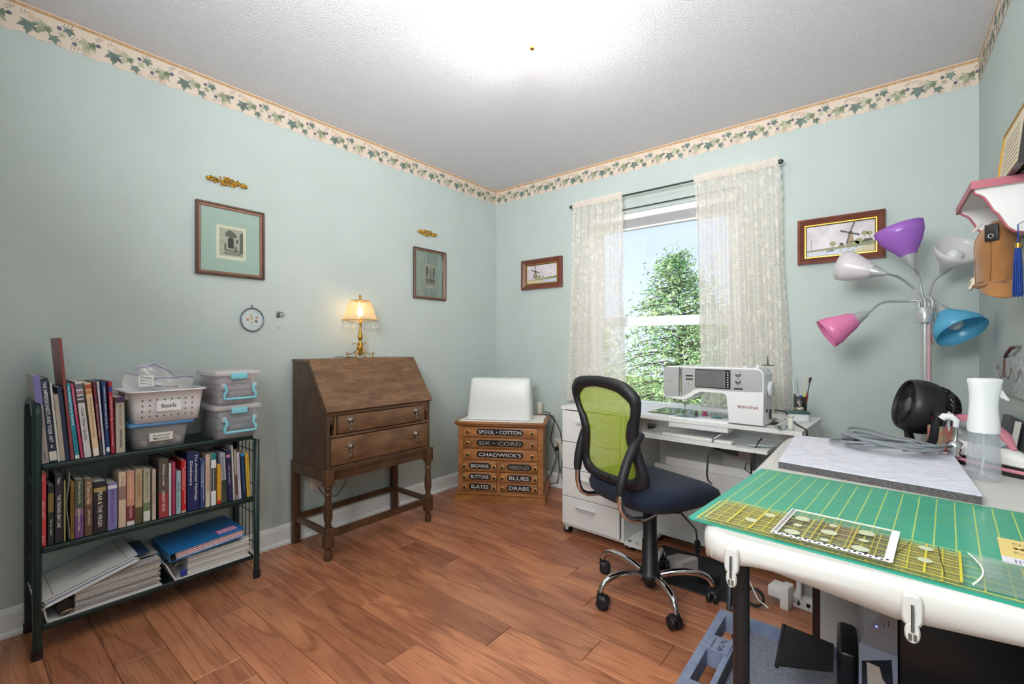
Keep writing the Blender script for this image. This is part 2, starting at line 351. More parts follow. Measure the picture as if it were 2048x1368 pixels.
border('trim_2', 2.951, basis((0, -.0015, RH), (1, 0, 0), (0, 0, 1)))
border('trim_3', 3.35, basis((RX-.0015, 0, RH), (0, -1, 0), (0, 0, 1)))
# ---------------------------------------------------------------- window
win = struct(MB(white).box(WX0, .115, WZ0, WX0+.001, .12, WZ0+.001).build('window_1'))
vin = M('white_vinyl', 'f2f4f5', .3)
b = MB(vin)
for x0, z0, x1, z1 in ((WX0, WZ0, WX0+.05, WZ1), (WX1-.05, WZ0, WX1, WZ1), (WX0+.05, WZ1-.06, WX1-.05, WZ1), (WX0+.05, WZ0, WX1-.05, WZ0+.05)): b.box(x0, .03, z0, x1, .11, z1)
b.build('window_frame', win)
b = MB(vin); zr = 1.285
for x0, z0, x1, z1 in ((WX0+.05, zr-.02, WX1-.05, zr+.022), (WX0+.05, WZ1-.10, WX1-.05, WZ1-.06), (WX0+.05, zr+.022, WX0+.085, WZ1-.1), (WX1-.085, zr+.022, WX1-.05, WZ1-.1)): b.box(x0, .075, z0, x1, .1, z1)
b.build('upper_sash', win)
b = MB(vin)
for x0, z0, x1, z1 in ((WX0+.05, zr-.045, WX1-.05, zr-.005), (WX0+.05, WZ0+.05, WX1-.05, WZ0+.1), (WX0+.05, WZ0+.1, WX0+.085, zr-.045), (WX1-.085, WZ0+.1, WX1-.05, zr-.045)): b.box(x0, .045, z0, x1, .07, z1)
b.build('lower_sash', win)
gl = glass('window_glass', 'f6fbff', .05)
MB(gl).box(WX0+.08, .086, zr, WX1-.08, .088, WZ1-.09).build('pane', win); MB(gl).box(WX0+.08, .056, WZ0+.09, WX1-.08, .058, zr-.03).build('pane', win)
b = MB(white); b.box(WX0-.05, -.035, WZ0-.03, WX1+.05, .03, WZ0); b.build('window_sill', win)
# blind drawn up at the top of the opening
bl = thing('window_blind', 'white slatted blind raised into a bundle at the top of the window', 'blind', (1.42, .01, 1.93))
MB(white).rbox(-.5, -.02, .055, .5, .02, .095, .003).build('headrail', bl)
sl = None
for i in range(9):
    if sl is None: sl = MB(M('blind_slat', 'e9e9ea', .5)).box(-.495, -.02, -.0011, .495, .02, .0011).build('slat', bl, (0, 0, .052-i*.0068))
    else:
        c = sl.copy(); COL.objects.link(c); c.location = (0, 0, .052-i*.0068)
MB(white).rbox(-.497, -.02, -.02, .497, .02, -.006, .003).build('bottom_rail', bl)
# curtain rods and lace curtains
rodm = M('rod_bronze', '4d5650', .35, .8)
rod = thing('curtain_rod', 'dark grey upper curtain rod with knobbed ends above the window', 'rod', (1.49, -.10, 2.125))
MB(rodm).cyl((-.665, 0, 0), (.665, 0, 0), .006).build('pole', rod)
for s_ in (-1, 1):
    MB(rodm).sphere((s_*.672, 0, 0), (.018, .013, .013)).build('finial', rod); MB(rodm).cyl((s_*.62, 0, 0), (s_*.62, .1, 0), .005).build('bracket', rod)
r2 = thing('inner_rod', 'thin dark tension rod right under the upper curtain rod', 'rod', (1.42, -.006, 2.055)); MB(rodm).cyl((-.52, -.012, 0), (.52, -.012, 0), .004).build('pole', r2)
for s_ in (-1, 1): MB(rodm).cyl((s_*.51, -.012, 0), (s_*.51, .006, 0), .004).build('bracket', r2)
lace = veil('lace', 'fffaf3', .58, pattern=('lace', 1), tl=.55)
def curtain(label, x0t, x1t, x0b, x1b, z1, z0, ph, nf):
    o = thing('lace_curtain', label, 'curtain', (0, -.1, 0), 0, 'lace window curtains')
    def fn(u, v):
        xt = x0t+(x1t-x0t)*u; xb = x0b+(x1b-x0b)*u; k = 1-v; x = xt+(xb-xt)*(k**.8)
        f = sin(u*nf*2*pi+ph+.5*sin(3*k)); a = .012+.016*min(1, k*1.6)
        y = -.002+a*f*.9+.006*sin(u*23+k*4)
        if v > .93: y *= .75
        x += .006*sin(k*9+ph)*(1 if u > .97 else 0)+(.004*sin(k*150) if (u > .985 or u < .015) else 0)
        return (x, y, z0+(z1-z0)*v)
    b = MB(lace); b.grid(120, 90, fn)
    for i, q in list(b.uv.items()): b.uv[i] = (q[0]*abs(x1b-x0b)*2.4, q[1]*(z1-z0))
    b.build('lace_panel', o)
    b = MB(veil('lace_dense', 'fbf1e4', .85, tl=.4)); b.grid(80, 4, lambda u, v: (x0t+(x1t-x0t)*u, .0+(.0155 if (v < 1) else .006)*(-1 if v < 2 else 1)*1+.004*sin(u*nf*6*pi), z1-.035+.05*v+.003*sin(u*nf*12))); b.build('rod_pocket', o)
    return o
curtain('narrow cream lace curtain hanging left of the window, over the end of the white cabinet', .835, 1.22, .775, 1.235, 2.14, .70, .3, 7)
curtain('wide cream lace curtain hanging right of the window, behind the sewing machine', 1.70, 2.155, 1.735, 2.21, 2.14, .70, 1.1, 9)
# ---------------------------------------------------------------- outside
grass = M('lawn', '6f8a4a', .9, var=('8fa35e', 2)); struct(MB(grass).box(-30, .3, -3.6, 30, 60, -3.5).build('ground_lawn'))
def conifer(name, label, loc, H, Rb, n, leafm, seed, dens=1.0, spread=1.0):
    rnd = random.Random(seed); t = thing(name, label, 'tree', loc)
    MB(M('bark', '7a6a5a', .9, var=('4c4038', 6))).tube([(0, 0, 0), (.03, .02, H*.5), (0, 0, H*.98)], [H*.016, H*.010, .01], 8).build('trunk', t)
    br = MB(M('bark')); fo = MB(leafm)
    for i in range(n):
        k = (i+rnd.random())/n; z = H*(.06+.92*k); a = rnd.uniform(0, 2*pi); Lr = Rb*((1-k)**.8)*(.6+.5*rnd.random())+.12
        d = Vector((cos(a), sin(a), 0)); up = .15+.25*k
        P = [Vector((0, 0, z))+d*(Lr*q)+Vector((0, 0, Lr*(up*q-.45*q*q))) for q in (0, .35, .7, 1)]
        br.tube(P, [.012+.02*(1-k), .012, .008, .003], 4)
        for j in range(int((40+120*(1-k))*dens)):
            q = rnd.random()**.6; p = P[0].lerp(P[1], q*2.8) if q < .35 else (P[1].lerp(P[2], (q-.35)/.35) if q < .7 else P[2].lerp(P[3], (q-.7)/.3))
            s = rnd.uniform(.03, .08)*spread; dv = Vector((rnd.gauss(0, .13), rnd.gauss(0, .13), rnd.gauss(-.06, .1)))*spread*(1+Lr*.3)
            c = p+dv; e1 = Vector((rnd.uniform(-1, 1), rnd.uniform(-1, 1), rnd.uniform(-.9, .3))).normalized()*s; e2 = e1.cross(Vector((rnd.gauss(0, 1), rnd.gauss(0, 1), rnd.gauss(0, 1)))).normalized()*s*.25
            fo.add([c-e1, c+e2, c+e1, c-e2], [(0, 1, 2, 3)])
    br.build('branches', t)['kind'] = 'stuff'; fo.build('needles', t)['kind'] = 'stuff'
    return t
conf = M('conifer_needles', '5f9358', .7, var=('cfdc9a', 1.8)); bush = M('bush_leaves', '88a04c', .7, var=('dfd592', 1.6)); hedge = M('far_leaves', '5f8a52', .8, var=('b9c77c', .8))
conifer('spruce_tree', 'tall pointed green spruce seen through the window glass', (-.63, 6.5, -3.5), 6.65, 3.2, 300, conf, 3, 1.0, 1.0)
for i, (x, y, H, Rb, mt, lb) in enumerate(((-6.9, 14, 5.7, 2.6, bush, 'yellow-green tree at the left edge of the window view'), (.9, 14, 5.6, 2.6, bush, 'yellow-green tree right of the spruce, behind the wide lace curtain'), (-3.1, 19, 6.0, 3.6, hedge, 'pale green tree far behind the spruce trunk'))):
    conifer('garden_tree', lb, (x, y, -3.5), H, Rb, 80, mt, 10+i, 1.0, 2.6)
# ================================================================ METAL BOOKSHELF
rk = thing('metal_bookshelf', 'dark green tubular metal bookshelf with three shelves and wire sides against the left wall', 'bookshelf', (0, 0, 0))
xf, xb, yl, yr = .272, .022, -2.80, -2.069
SH = (.683, .386, .112)
ZT = .915
for y, top in ((yl, ZT), (yr, .655)):
    b = MB(dgreen)
    if y == yl:
        P = [(xf, y, .03)]+[(xf, y, ZT-.06)]+[(xf-.045+.045*cos(a), y, ZT-.06+.045*sin(a)) for a in (pi/6, pi/3, pi/2)]+[(xb+.045-.045*cos(a), y, ZT-.06+.045*sin(a)) for a in (pi/2, pi/3, pi/6)]+[(xb, y, ZT-.06), (xb, y, .03)]
        b.tube(P, .0125, 10)
    else:
        b.tube([(xf, y, .03), (xf, y, top), (xb, y, top), (xb, y, .03)], .0125, 10)
    b.build('side_hoop', rk)
    for x in (xf, xb): MB(black).cyl((x, y, 0), (x, y, .035), .0155).build('foot_cap', rk)
    w_ = MB(dgreen)
    for i in range(1, 6): w_.cyl((xb+(xf-xb)*i/6, y, .12), (xb+(xf-xb)*i/6, y, .64 if y == yr else .84), .0022, n=5)
    for z in (.16, .30, .44, .60): w_.cyl((xb, y, z), (xf, y, z), .0022, n=5)
    w_.build('side_wires', rk)
for z in SH:
    b = MB(dgreen); b.box(xb-.005, yl+.012, z-.004, xf-.012, yr-.012, z); b.rbox(xf-.02, yl+.012, z-.022, xf-.004, yr-.012, z, .005); b.rbox(xb-.006, yl+.012, z-.02, xb+.006, yr-.012, z, .004); b.build('shelf', rk)
MB(dgreen).cyl((xb, yl, .33), (xb, yr, .33), .006).build('rail', rk); MB(dgreen).cyl((xb, yl, .62), (xb, yr, .62), .006).build('rail', rk)
# ---------------------------------------------------------------- books
def cov(c): return M('cover_'+c, c, .42)
def ink(c): return M('ink_'+c, c, .6)
def book(y0, y1, dyt, zb, h, d, c, title, tc, lbl, grp, extra=None, xs=.25, th=.62, band=None, tl=.5):
    """spine faces +x at xs; leans by dyt over h"""
    a = math.degrees(atan2(-dyt, h)); w = max(y1-y0-.0012, .004)
    t = thing('book', lbl, 'book', (xs, y0, zb+.0005), 0, grp, rx=a)
    b = MB(cov(c)); b.box(-.0016, 0, 0, 0, w, h); b.box(-d, 0, 0, -.0016, .0012, h); b.box(-d, w-.0012, 0, -.0016, w, h); b.build('cover', t)
    MB(paper).box(-d+.003, .0012, .003, -.002, w-.0012, h-.003).build('pages', t)
    if band:
        for (za, zc, col) in band:
            MB(ink(col)).box(-.001, .0002, h*za, .0004, w-.0002, h*zc).build('spine_band', t)
    if title:
        for k, (s, z0, z1, wd) in enumerate(title):
            txt(s, h*(z1-z0), w*wd, basis((.0009, w/2+(0 if len((title[k]+(0,))) < 6 else 0), h*(1-(z0+z1)/2)), (0, 0, -1), (0, 1, 0)), ink(tc if isinstance(tc, str) else tc[k]), t)
    return t
G1 = 'large books leaning on the top shelf'; G2 = 'books in a row on the middle shelf'
z1 = SH[0]
top = [
 (-2.785, -2.766, -.024, .320, .20, 'a9a29b', [('MONET', .36, .60, .5), ('ABRAMS', .86, .97, .25)], ('3a3f46', '55595e'), 'grey art book with a lilac top, leftmost on the top shelf', [(.66, 1, '7d79b4')]),
 (-2.765, -2.744, -.026, .307, .21, '1d2b40', [('THE IMPRESSIONISTS AND THEIR ART', .04, .76, .5), ('A&A', .79, .83, .35)], 'e8e8ea', 'navy art book on impressionists, second from the left on the top shelf', [(.02, .13, 'd9d6cc')]),
 (-2.744, -2.737, -.023, .293, .20, 'd6d3cd', None, 'ffffff', 'very thin white book right of the navy impressionist book', None),
 (-2.737, -2.724, -.019, .247, .19, 'b1a797', None, 'ffffff', 'plain beige book between the thin white one and the plain navy one', None),
 (-2.724, -2.711, -.023, .273, .20, '1e2c4c', None, 'ffffff', 'plain navy book left of the tall dark red album', None),
 (-2.698, -2.685, -.027, .285, .21, '2490a8', [('The Writing Road to Reading', .03, .55, .62), ('Romalda Spalding', .62, .9, .4)], ('f3f6f6', '0e3a4a'), 'teal paperback, The Writing Road to Reading, on the top shelf', [(.0, .05, 'e9e9e2')]),
 (-2.682, -2.674, -.029, .284, .21, 'c2466e', [('CREATING QUILTS', .06, .4, .5)], 'f2d8df', 'thin pink book between the teal and the white quilt book', None),
 (-2.672, -2.652, -.027, .290, .22, 'd9d6d6', [('Civil War Quilts', .34, .78, .55)], '3b3b3f', 'white book with black quilt blocks on its spine, Civil War Quilts', [(.90, .97, '6f6a7c'), (.83, .88, 'a27f8a'), (.78, .81, '4a4d63'), (.72, .76, '4a4a55')]),
 (-2.647, -2.629, -.025, .283, .22, 'e3c9a4', [('The Big Book of Civil War Quilts', .2, .74, .45)], '8c6b4a', 'cream book with red stars atop its spine, The Big Book of Civil War Quilts', [(.92, .98, 'b5523f'), (.85, .90, 'c98a4a'), (.01, .11, 'efe9de')]),
 (-2.627, -2.619, -.022, .283, .20, '7b3140', [('Great American Quilts', .3, .75, .5)], 'e6d6cf', 'thin maroon book with a dark green foot on the top shelf', [(0, .2, '26443f')]),
 (-2.618, -2.611, -.020, .286, .20, 'c9c8d2', None, 'ffffff', 'thin wavy white-grey booklet left of the blue quilt book', None),
 (-2.609, -2.598, -.014, .285, .21, '24407c', [("AMERICA'S HERITAGE QUILTS", .06, .64, .55)], 'e3e6f0', "dark blue book, America's Heritage Quilts, on the top shelf", [(.04, .1, 'e8e8e8')]),
 (-2.595, -2.583, -.009, .283, .21, 'a8293a', [('A STAR QUILTS of a War', .2, .55, .5), ('A Guide from the Designer', .57, .9, .35)], 'f4e3e3', 'bright red book right of the blue quilt book, on the top shelf', [(.86, .93, '3d4b90')]),
 (-2.580, -2.552, -.003, .220, .18, 'bdb5a2', [('The GOTHIC QUILT', .12, .5, .3), ('JENNIFER CHIAVERINI', .58, .9, .4)], '5b5245', 'stout tan novel with a purple top, last book on the top shelf', [(.9, 1, '4e2d55')]),
]
for i, (a, c, dy, h, d, col, ti, tc_, lb, bd) in enumerate(top): book(a, c, dy, z1, h, d, col, ti, tc_, lb, G1, band=bd)
# tall dark red album
t = thing('album', 'very tall dark red album standing above the other books on the top shelf', 'album', (.25, -2.7095, z1), 0, None, rx=4.3)
MB(M('album_red', '8c4446', .4)).box(-.0015, 0, 0, 0, .0085, .455).build('spine', t)
b = MB(M('album_red')); b.box(-.2, 0, 0, -.0015, .0012, .455); b.build('cover', t, rot=(0, 0, 0)); b = MB(M('album_black', '1c1a1e', .3)); b.box(-.2, .0073, 0, -.0015, .0085, .455); b.build('back_cover', t); MB(paper).box(-.197, .0013, .004, -.002, .0072, .45).build('pages', t)
z2 = SH[1]
mid = [
 (-2.791, -2.774, .262, .19, 'e04a50', [('Swaim', .04, .1, .35), ('SPEECH to PRINT', .38, .62, .4), ('BROOKES', .86, .95, .3)], 'fbe9e6', 'bright red paperback, Speech to Print, leftmost on the middle shelf', None),
 (-2.770, -2.754, .216, .15, '22302f', [('Harvey • Baker', .58, .85, .4)], 'e9e9e4', 'dark green book with a gold panel beside the bright red paperback', [(.54, .86, '84703e')]),
 (-2.752, -2.731, .249, .17, '2c2c38', [('Wallace', .04, .14, .35), ('THE STRONG GRAY LINE', .3, .78, .45)], 'f0f0f0', 'black book, The Strong Gray Line, on the middle shelf', None),
 (-2.729, -2.723, .224, .16, '9c9a5d', None, 'ffffff', 'thin olive booklet left of the crumpled plastic sleeve', None),
 (-2.710, -2.700, .215, .15, '8a6a34', [('CHICKEN STORIES', .2, .9, .4)], '3a2a10', 'thin golden brown book just left of the purple-footed paperback', None),
 (-2.699, -2.674, .220, .14, '4f5a4e', [('Chicken Soup for the', .03, .42, .3), ("Gardener's Soul", .5, .88, .3)], 'f2eed2', 'green and purple patterned paperback on the middle shelf', [(0, .38, '6b4a80'), (.38, .5, '8f6d8a')]),
 (-2.672, -2.649, .215, .13, '6b4f40', [('A Time to Heal', .05, .45, .45), ('JAN LINNELL', .55, .82, .4)], 'e8d8c2', 'mottled brown novel between the patterned paperback and the thick black novel', [(.55, .99, '8a6a52')]),
 (-2.647, -2.609, .198, .12, '25252b', [('FEAR & THE VIRGIN', .2, .88, .35)], 'e6dfcf', 'thick black novel with white lettering on the middle shelf', [(.8, .88, 'a9925e')]),
 (-2.606, -2.577, .183, .11, '8580b4', [('PRIDE IN THE RED HOUSE', .15, .84, .3)], '4a3a9a', 'lavender paperback right of the thick black novel', [(.88, .95, 'e9e6f2')]),
 (-2.573, -2.550, .219, .13, 'dcc5ac', [('Homespun', .06, .3, .4)], 'a5876e', 'cream novel with a floral picture right of the lavender paperback', [(.5, .74, '9c7f78')]),
 (-2.548, -2.523, .218, .13, 'd39a84', [('LOVE IN THE SUN', .06, .5, .3), ('THORNE', .62, .86, .3)], ('f6d9b8', 'f3c8b6'), 'orange novel shading to dark red at its foot', [(0, .08, 'e6dede'), (.08, .36, '7a3038')]),
 (-2.521, -2.498, .219, .13, 'bda684', [('THE SOUTHERN WIND', .08, .5, .4)], '8f7346', 'tan novel with a brown foot right of the orange novel', [(0, .3, '5d5138')]),
 (-2.495, -2.472, .215, .13, 'b6b49d', [('Melody Rose', .05, .55, .4)], '7b7a68', 'grey-green novel with a white barcode foot', [(.02, .2, 'e4e4e0'), (.2, .36, '71865c')]),
 (-2.466, -2.453, .208, .13, 'cdbdae', [('THE TESTIMONY', .1, .7, .35)], '7b6a62', 'thin pale pink-brown paperback left of the striped Loving novel', None),
 (-2.444, -2.411, .244, .15, '5e544c', [('Always Love', .08, .45, .35), ('LINDSEY REYES', .55, .9, .3)], 'f0e6dd', 'thick brown novel with a red flame figure on its spine', [(0, .42, 'a33b40')]),
 (-2.409, -2.400, .222, .14, 'd9d8d6', [('A Touch of the Sun Gardening', .3, .9, .3)], '5a5a60', 'thin white paperback right of the thick brown novel', None),
 (-2.397, -2.386, .225, .15, 'b23a63', None, 'ffffff', 'magenta paperback on the middle shelf', None),
 (-2.383, -2.366, .182, .13, '9fbcc3', [('HERSEY', .24, .5, .4), ('Hiroshima', .55, .85, .3)], '2d4a55', 'short light blue paperback right of the magenta one', None),
 (-2.364, -2.347, .226, .16, 'c6242c', None, 'ffffff', 'red cloth-edged book left of the big dictionary', [(0, .04, 'd8c8a8')]),
 (-2.343, -2.297, .254, .17, '1f2c5e', None, 'f2f2f2', 'huge navy dictionary, the thickest book on the middle shelf', None),
 (-2.294, -2.277, .218, .15, '3b4d82', [('CRITICAL THINKING', .1, .6, .3)], '8fa0c8', 'dull blue paperback right of the dictionary', None),
 (-2.274, -2.257, .234, .16, 'cfb7a7', [('Chicken Soup for the Soul', .15, .75, .3)], '8a4f48', 'pale pink and cream paperback on the middle shelf', [(0, .3, 'd8d2b8')]),
 (-2.252, -2.232, .233, .16, 'e8ebea', [('The Educated Mind', .3, .7, .3)], 'f2f2f2', 'white book with a teal left edge and a dark title panel', [(.88, 1, '1f7f80'), (.28, .72, '3a3f42')]),
 (-2.228, -2.211, .180, .13, 'd9a63c', None, 'ffffff', 'short yellow paperback with a red foot, beside the white and teal one', [(0, .09, 'cc2b30')]),
 (-2.207, -2.186, .230, .16, 'a5a9b8', [('Decisive Civil War Battlefields', .08, .8, .35)], '23262e', 'grey-blue book with a dark landscape at its foot', [(0, .45, '3c4a38')]),
 (-2.183, -2.165, .237, .16, '2b2750', [('CIVIL WAR QUILTS', .3, .66, .35)], 'dfdcec', 'dark indigo book with a small pink emblem', [(.86, .92, 'c27fa6')]),
 (-2.160, -2.154, .257, .17, 'e2e0dd', None, 'ffffff', 'tall very thin white book right of the indigo book', None),
 (-2.150, -2.141, .235, .15, 'b3a594', [('Winter Wishes', .5, .95, .4)], '4a3426', 'thin cream and brown paperback left of the paired blue books', [(.1, .5, '6d4c38')]),
 (-2.139, -2.126, .219, .15, 'c9c6d4', [('Hiding in the Light', .1, .6, .4)], '4d4d58', 'thin pale lilac paperback left of the dark blue one', None),
 (-2.122, -2.105, .213, .15, '1b2c4a', [('THE LAST COLONIAL', .1, .85, .35)], '4f8fd0', 'dark blue paperback with bright blue lettering near the right end', [(.93, 1, '3f8fd8')]),
 (-2.102, -2.086, .210, .15, 'dbb548', [('Great Grammar Activities', .1, .85, .3)], '8a5d1e', 'tall yellow paperback near the right end of the middle shelf', None),
]
for (a, c, h, d, col, ti, tc_, lb, bd) in mid:
    dy = 0 if a < -2.22 else -.010
    t = book(a, c, dy, z2, h, d, col, ti, tc_, lb, G2, band=bd)
    if 'dictionary' in lb:
        w = c-a; txt('The American Heritage', h*.80, w*.26, basis((.0009, w*.68, h*.56), (0, 0, -1), (0, 1, 0)), ink('f2f2f2'), t); txt('Dictionary', h*.42, w*.27, basis((.0009, w*.27, h*.64), (0, 0, -1), (0, 1, 0)), ink('f2f2f2'), t)
# plastic sleeve, small pink book, loose papers
t = thing('plastic_sleeve', 'crumpled clear plastic sleeve sticking out between the olive and golden brown books', 'sleeve', (.255, -2.7215, z2+.0005))
MB(veil('sleeve', 'd9d7d6', .8, .2, tl=.3, gloss=.15)).grid(5, 12, lambda u, v: (-.0+.004*sin(v*9)-.12*u, .009*(.5+.4*sin(v*7+1)), .25*v+.006*u)).build('film', t, solid=.0012)
# boxes and basket on the top shelf
clear = veil('clear_plastic', 'f6f8fb', .27, .12, tl=.35, gloss=.12); clearlid = veil('frosted_lid', 'f4f0f0', .78, .2, tl=.4, gloss=.1)
aqua = M('aqua_plastic', '8ad4e4', .35)
def tub(b, x0, x1, y0, y1, z0, z1_, inset, th=.0015, e=7, fl=None):
    w, d = x1-x0, y1-y0; cx, cy = (x0+x1)/2, (y0+y1)/2
    def ring(k, z, o): return [(cx+p[0], cy+p[1], z) for p in sup(w-2*inset*(1-k)-2*o, d-2*inset*(1-k)-2*o, e=e, n=40)]
    rs = [ring(k, z0+(z1_-z0)*k, 0) for k in (0, .5, 1)]
    if fl: rs += [ring(1, z1_, -fl), ring(1, z1_-.004, -fl)]
    b.layers([ring(0, z0, w*.2)]+rs, cap=False); b.add(rs[0], [list(range(40))[::-1]])
    b.layers([ring(k, z0+.003+(z1_-z0-.003)*k, th) for k in (0, .5, 1)], cap=False)
def latchbox(lbl, z0, x0, x1, y0, y1, H, cont):
    t = thing('storage_box', lbl, 'storage box', (0, 0, z0), 0, 'clear boxes with aqua latches')
    b = MB(clear); tub(b, x0, x1, y0, y1, 0, H-.022, .006); b.build('tub', t)
    MB(clearlid).rbox(x0-.006, y0-.006, H-.022, x1+.006, y1+.006, H, .006).build('lid', t)
    yc = (y0+y1)/2+.004
    MB(aqua).rbox(x1, yc-.035, H-.038, x1+.011, yc+.033, H-.010, .003).build('latch', t)
    hb = MB(aqua); hb.tube([(x1+.006, yc-.062, .092), (x1+.012, yc-.06, .085), (x1+.014, yc-.055, .07), (x1+.016, yc-.066, .05), (x1+.016, yc-.066, .034), (x1+.016, yc-.06, .030), (x1+.016, yc+.06, .030), (x1+.016, yc+.066, .036), (x1+.016, yc+.066, .05), (x1+.014, yc+.055, .07), (x1+.012, yc+.06, .085), (x1+.006, yc+.062, .092)], .0062, 8); hb.build('handle', t)
    pm = MB(clearlid); pm.rbox(x1, yc-.075, .078, x1+.01, yc-.055, .1, .002); pm.rbox(x1, yc+.055, .078, x1+.01, yc+.075, .1, .002); pm.build('handle_pivots', t)
    return t
latchbox('lower clear box with an aqua handle and dark grey fabric inside, on the shelf end', z1+.0005, .055, .288, -2.248, -2.062, .150, 0)
latchbox('upper clear box with an aqua handle and purple patterned fabric inside', z1+.152, .055, .288, -2.246, -2.066, .156, 1)
fab1 = M('fabric_grey', '59606e', .9, var=('7a7f8c', 60)); fab2 = M('fabric_purple', '7d6470', .9, var=('c0a8b2', 140, (1, 1, .4)))
for z0, mt, lb in ((z1+.004, fab1, 'folded dark grey fabric inside the lower clear box'), (z1+.156, fab2, 'folded purple patterned fabric inside the upper clear box')):
    b = MB(mt)
    for i in range(4): b.rbox(.075, -2.234, .001+i*.03, .274+.002*(i % 2), -2.080, .029+i*.03, .011, 3)
    tag(b.build('folded_fabric', None, (0, 0, z0)), lb, 'fabric')
# blue lidded box
t = thing('storage_box', 'blue-lidded clear box labelled Rocks and Minerals', 'storage box', (0, 0, z1+.0005))
b = MB(clear); tub(b, .05, .262, -2.535, -2.335, 0, .092, .014); b.build('tub', t); MB(M('blue_lid', '5587b8', .4)).rbox(.042, -2.545, .090, .27, -2.325, .107, .006).build('lid', t)
MB(M('label_white', 'eceae6', .6)).rbox(.259, -2.478, .030, .2605, -2.398, .062, .0005, 1).build('sticker', t)
for s_, z in (('Rocks and', .052), ('Minerals', .039)): txt(s_, .055, .009, basis((.2612, -2.438, z), (0, 1, 0), (0, 0, 1)), bk, t)
rnd = random.Random(5)
for i in range(9):
    b = MB(M('stone_%d' % (i % 3), ('a8a5a4', '8b8076', 'c4bdb0')[i % 3], .8, var=('6f6a66', 20)))
    r = rnd.uniform(.016, .024); b.layers([[(r*sin(a)*cos(q)*rnd.uniform(.85, 1.1), r*1.1*sin(a)*sin(q)*rnd.uniform(.85, 1.1), -r*.8*cos(a)) for q in [2*pi*k/9 for k in range(9)]] for a in [pi*(.05+.9*j/5) for j in range(6)]])
    tag(b.build('stone', None, (.10+.062*(i % 3), -2.49+.055*(i//3), z1+.0055+r*.8)), 'lumpy stone inside the blue-lidded box, %s in %s' % (('at the back', 'in the middle', 'at the front')[i % 3], ('its left part', 'its centre', 'its right part')[i//3]), 'stone', 'stones in the blue-lidded box')
# white basket
t = thing('plastic_basket', 'white perforated plastic basket marked fossils on the blue-lidded box', 'basket', (0, 0, z1+.108))
wb = M('basket_white', 'ecebee', .4)
b = MB(wb); tub(b, .035, .285, -2.545, -2.285, 0, .132, .016, .002, 9, .010); b.build('basket', t)
holes = MB(M('hole_dark', '6a696c', .8))
for r in range(4):
    for c in range(8):
        if r in (1,) and 2 <= c <= 5: continue
        y = -2.505+.0245*c; z = .026+.0225*(3-r)
        k = z/.132; xx = .285-.016*(1-k)-.0002+.0012; holes.face([(y+.0035*cos(a), z+.004*sin(a)) for a in [2*pi*q/10 for q in range(10)]], 'yz', xx)
holes.build('vent_holes', t)
MB(M('basket_label', 'f2f1f4', .4)).box(.281, -2.46, .046, .2838, -2.375, .090).build('sticker', t); txt('fossils', .052, .018, basis((.2845, -2.418, .068), (0, 1, 0), (0, 0, 1)), bk, t)
# zip bags in the basket
bagm = veil('bag_film', 'f4eff1', .40, .15, tl=.5, gloss=.18); zipm = M('zip_purple', '8f7fb0', .4)
def bag(lbl, x, y0, y1, zb, h, drop, ph, lean=12):
    t = thing('zip_bag', lbl, 'bag', (x, y0, zb), 0, 'zip bags lying in the basket', ry=lean); L_ = y1-y0
    def fn(u, v, s_=1):
        return (s_*.012*sin(pi*v)*sin(pi*u)+.006*sin(u*11+ph+v*5), L_*u+.004*sin(v*9+ph), h*v*(1-.12*sin(u*5+ph))-drop*u*v+.003*sin(u*17+v*6))
    b = MB(bagm); b.grid(20, 12, lambda u, v: fn(u, v)); b.grid(20, 12, lambda u, v: fn(u, v, -1)); b.build('film', t)
    for q in (.90, .94): MB(zipm).tube([Vector(fn(i/16, q))+Vector((.001, 0, 0)) for i in range(17)], .0012, 5).build('zip_strip', t)
    return t
bg1 = bag('front clear zip bag with a purple zip line and handwritten labels, in the white basket', .235, -2.555, -2.315, z1+.205, .125, .055, 0, -8)
b = MB(M('label_white')); b.grid(5, 4, lambda u, v: (.020, .045+.05*u, .05+.045*v)); b.build('sticker', bg1)
for i, s_ in enumerate(('SPECIMENS', 'shell + coral', 'bed rock')): txt(s_, .04, .007, basis((.0208, .07, .085-.012*i), (0, 1, -.2), (0, .2, 1)), bk, bg1)
txt('EASY  some 1982', .08, .009, basis((.0208, .14, .045), (0, 1, -.1), (0, .1, 1)), bk, bg1); txt('FOUND western Wyo.', .09, .008, basis((.0208, .13, .026), (0, 1, -.08), (0, .08, 1)), bk, bg1)
bag('rear clear zip bag with a rounded purple top, standing behind the front bag', .16, -2.50, -2.37, z1+.215, .135, .03, 2, -4)
# ---------------------------------------------------------------- bottom shelf binders
z3 = SH[2]+.0008
def sheets(b, x0, x1, y0, y1, z0, n, th, cols, jit=.006, seed=1, fan=0):
    r = random.Random(seed)
    for i in range(n):
        b.mat(M('sheet_'+cols[i % len(cols)], cols[i % len(cols)], .75)); j = r.uniform(-jit, jit); k = r.uniform(-jit, 0)
        z = z0+i*th; b.add([(x0, y0+j*.3, z), (x1+k, y0+j*.3, z), (x1+k, y1+j, z+fan*i), (x0, y1+j, z+fan*i), (x0, y0+j*.3, z+th*.85), (x1+k, y0+j*.3, z+th*.85), (x1+k, y1+j, z+th*.85+fan*i), (x0, y1+j, z+th*.85+fan*i)], [(0, 3, 2, 1), (4, 5, 6, 7), (0, 1, 5, 4), (1, 2, 6, 5), (2, 3, 7, 6), (3, 0, 4, 7)])
    return b
wbind = M('binder_white', 'e3e1df', .4); bbind = M('binder_blue', '1f6fb2', .3); silver = M('ring_metal', 'b8a890', .25, 1)
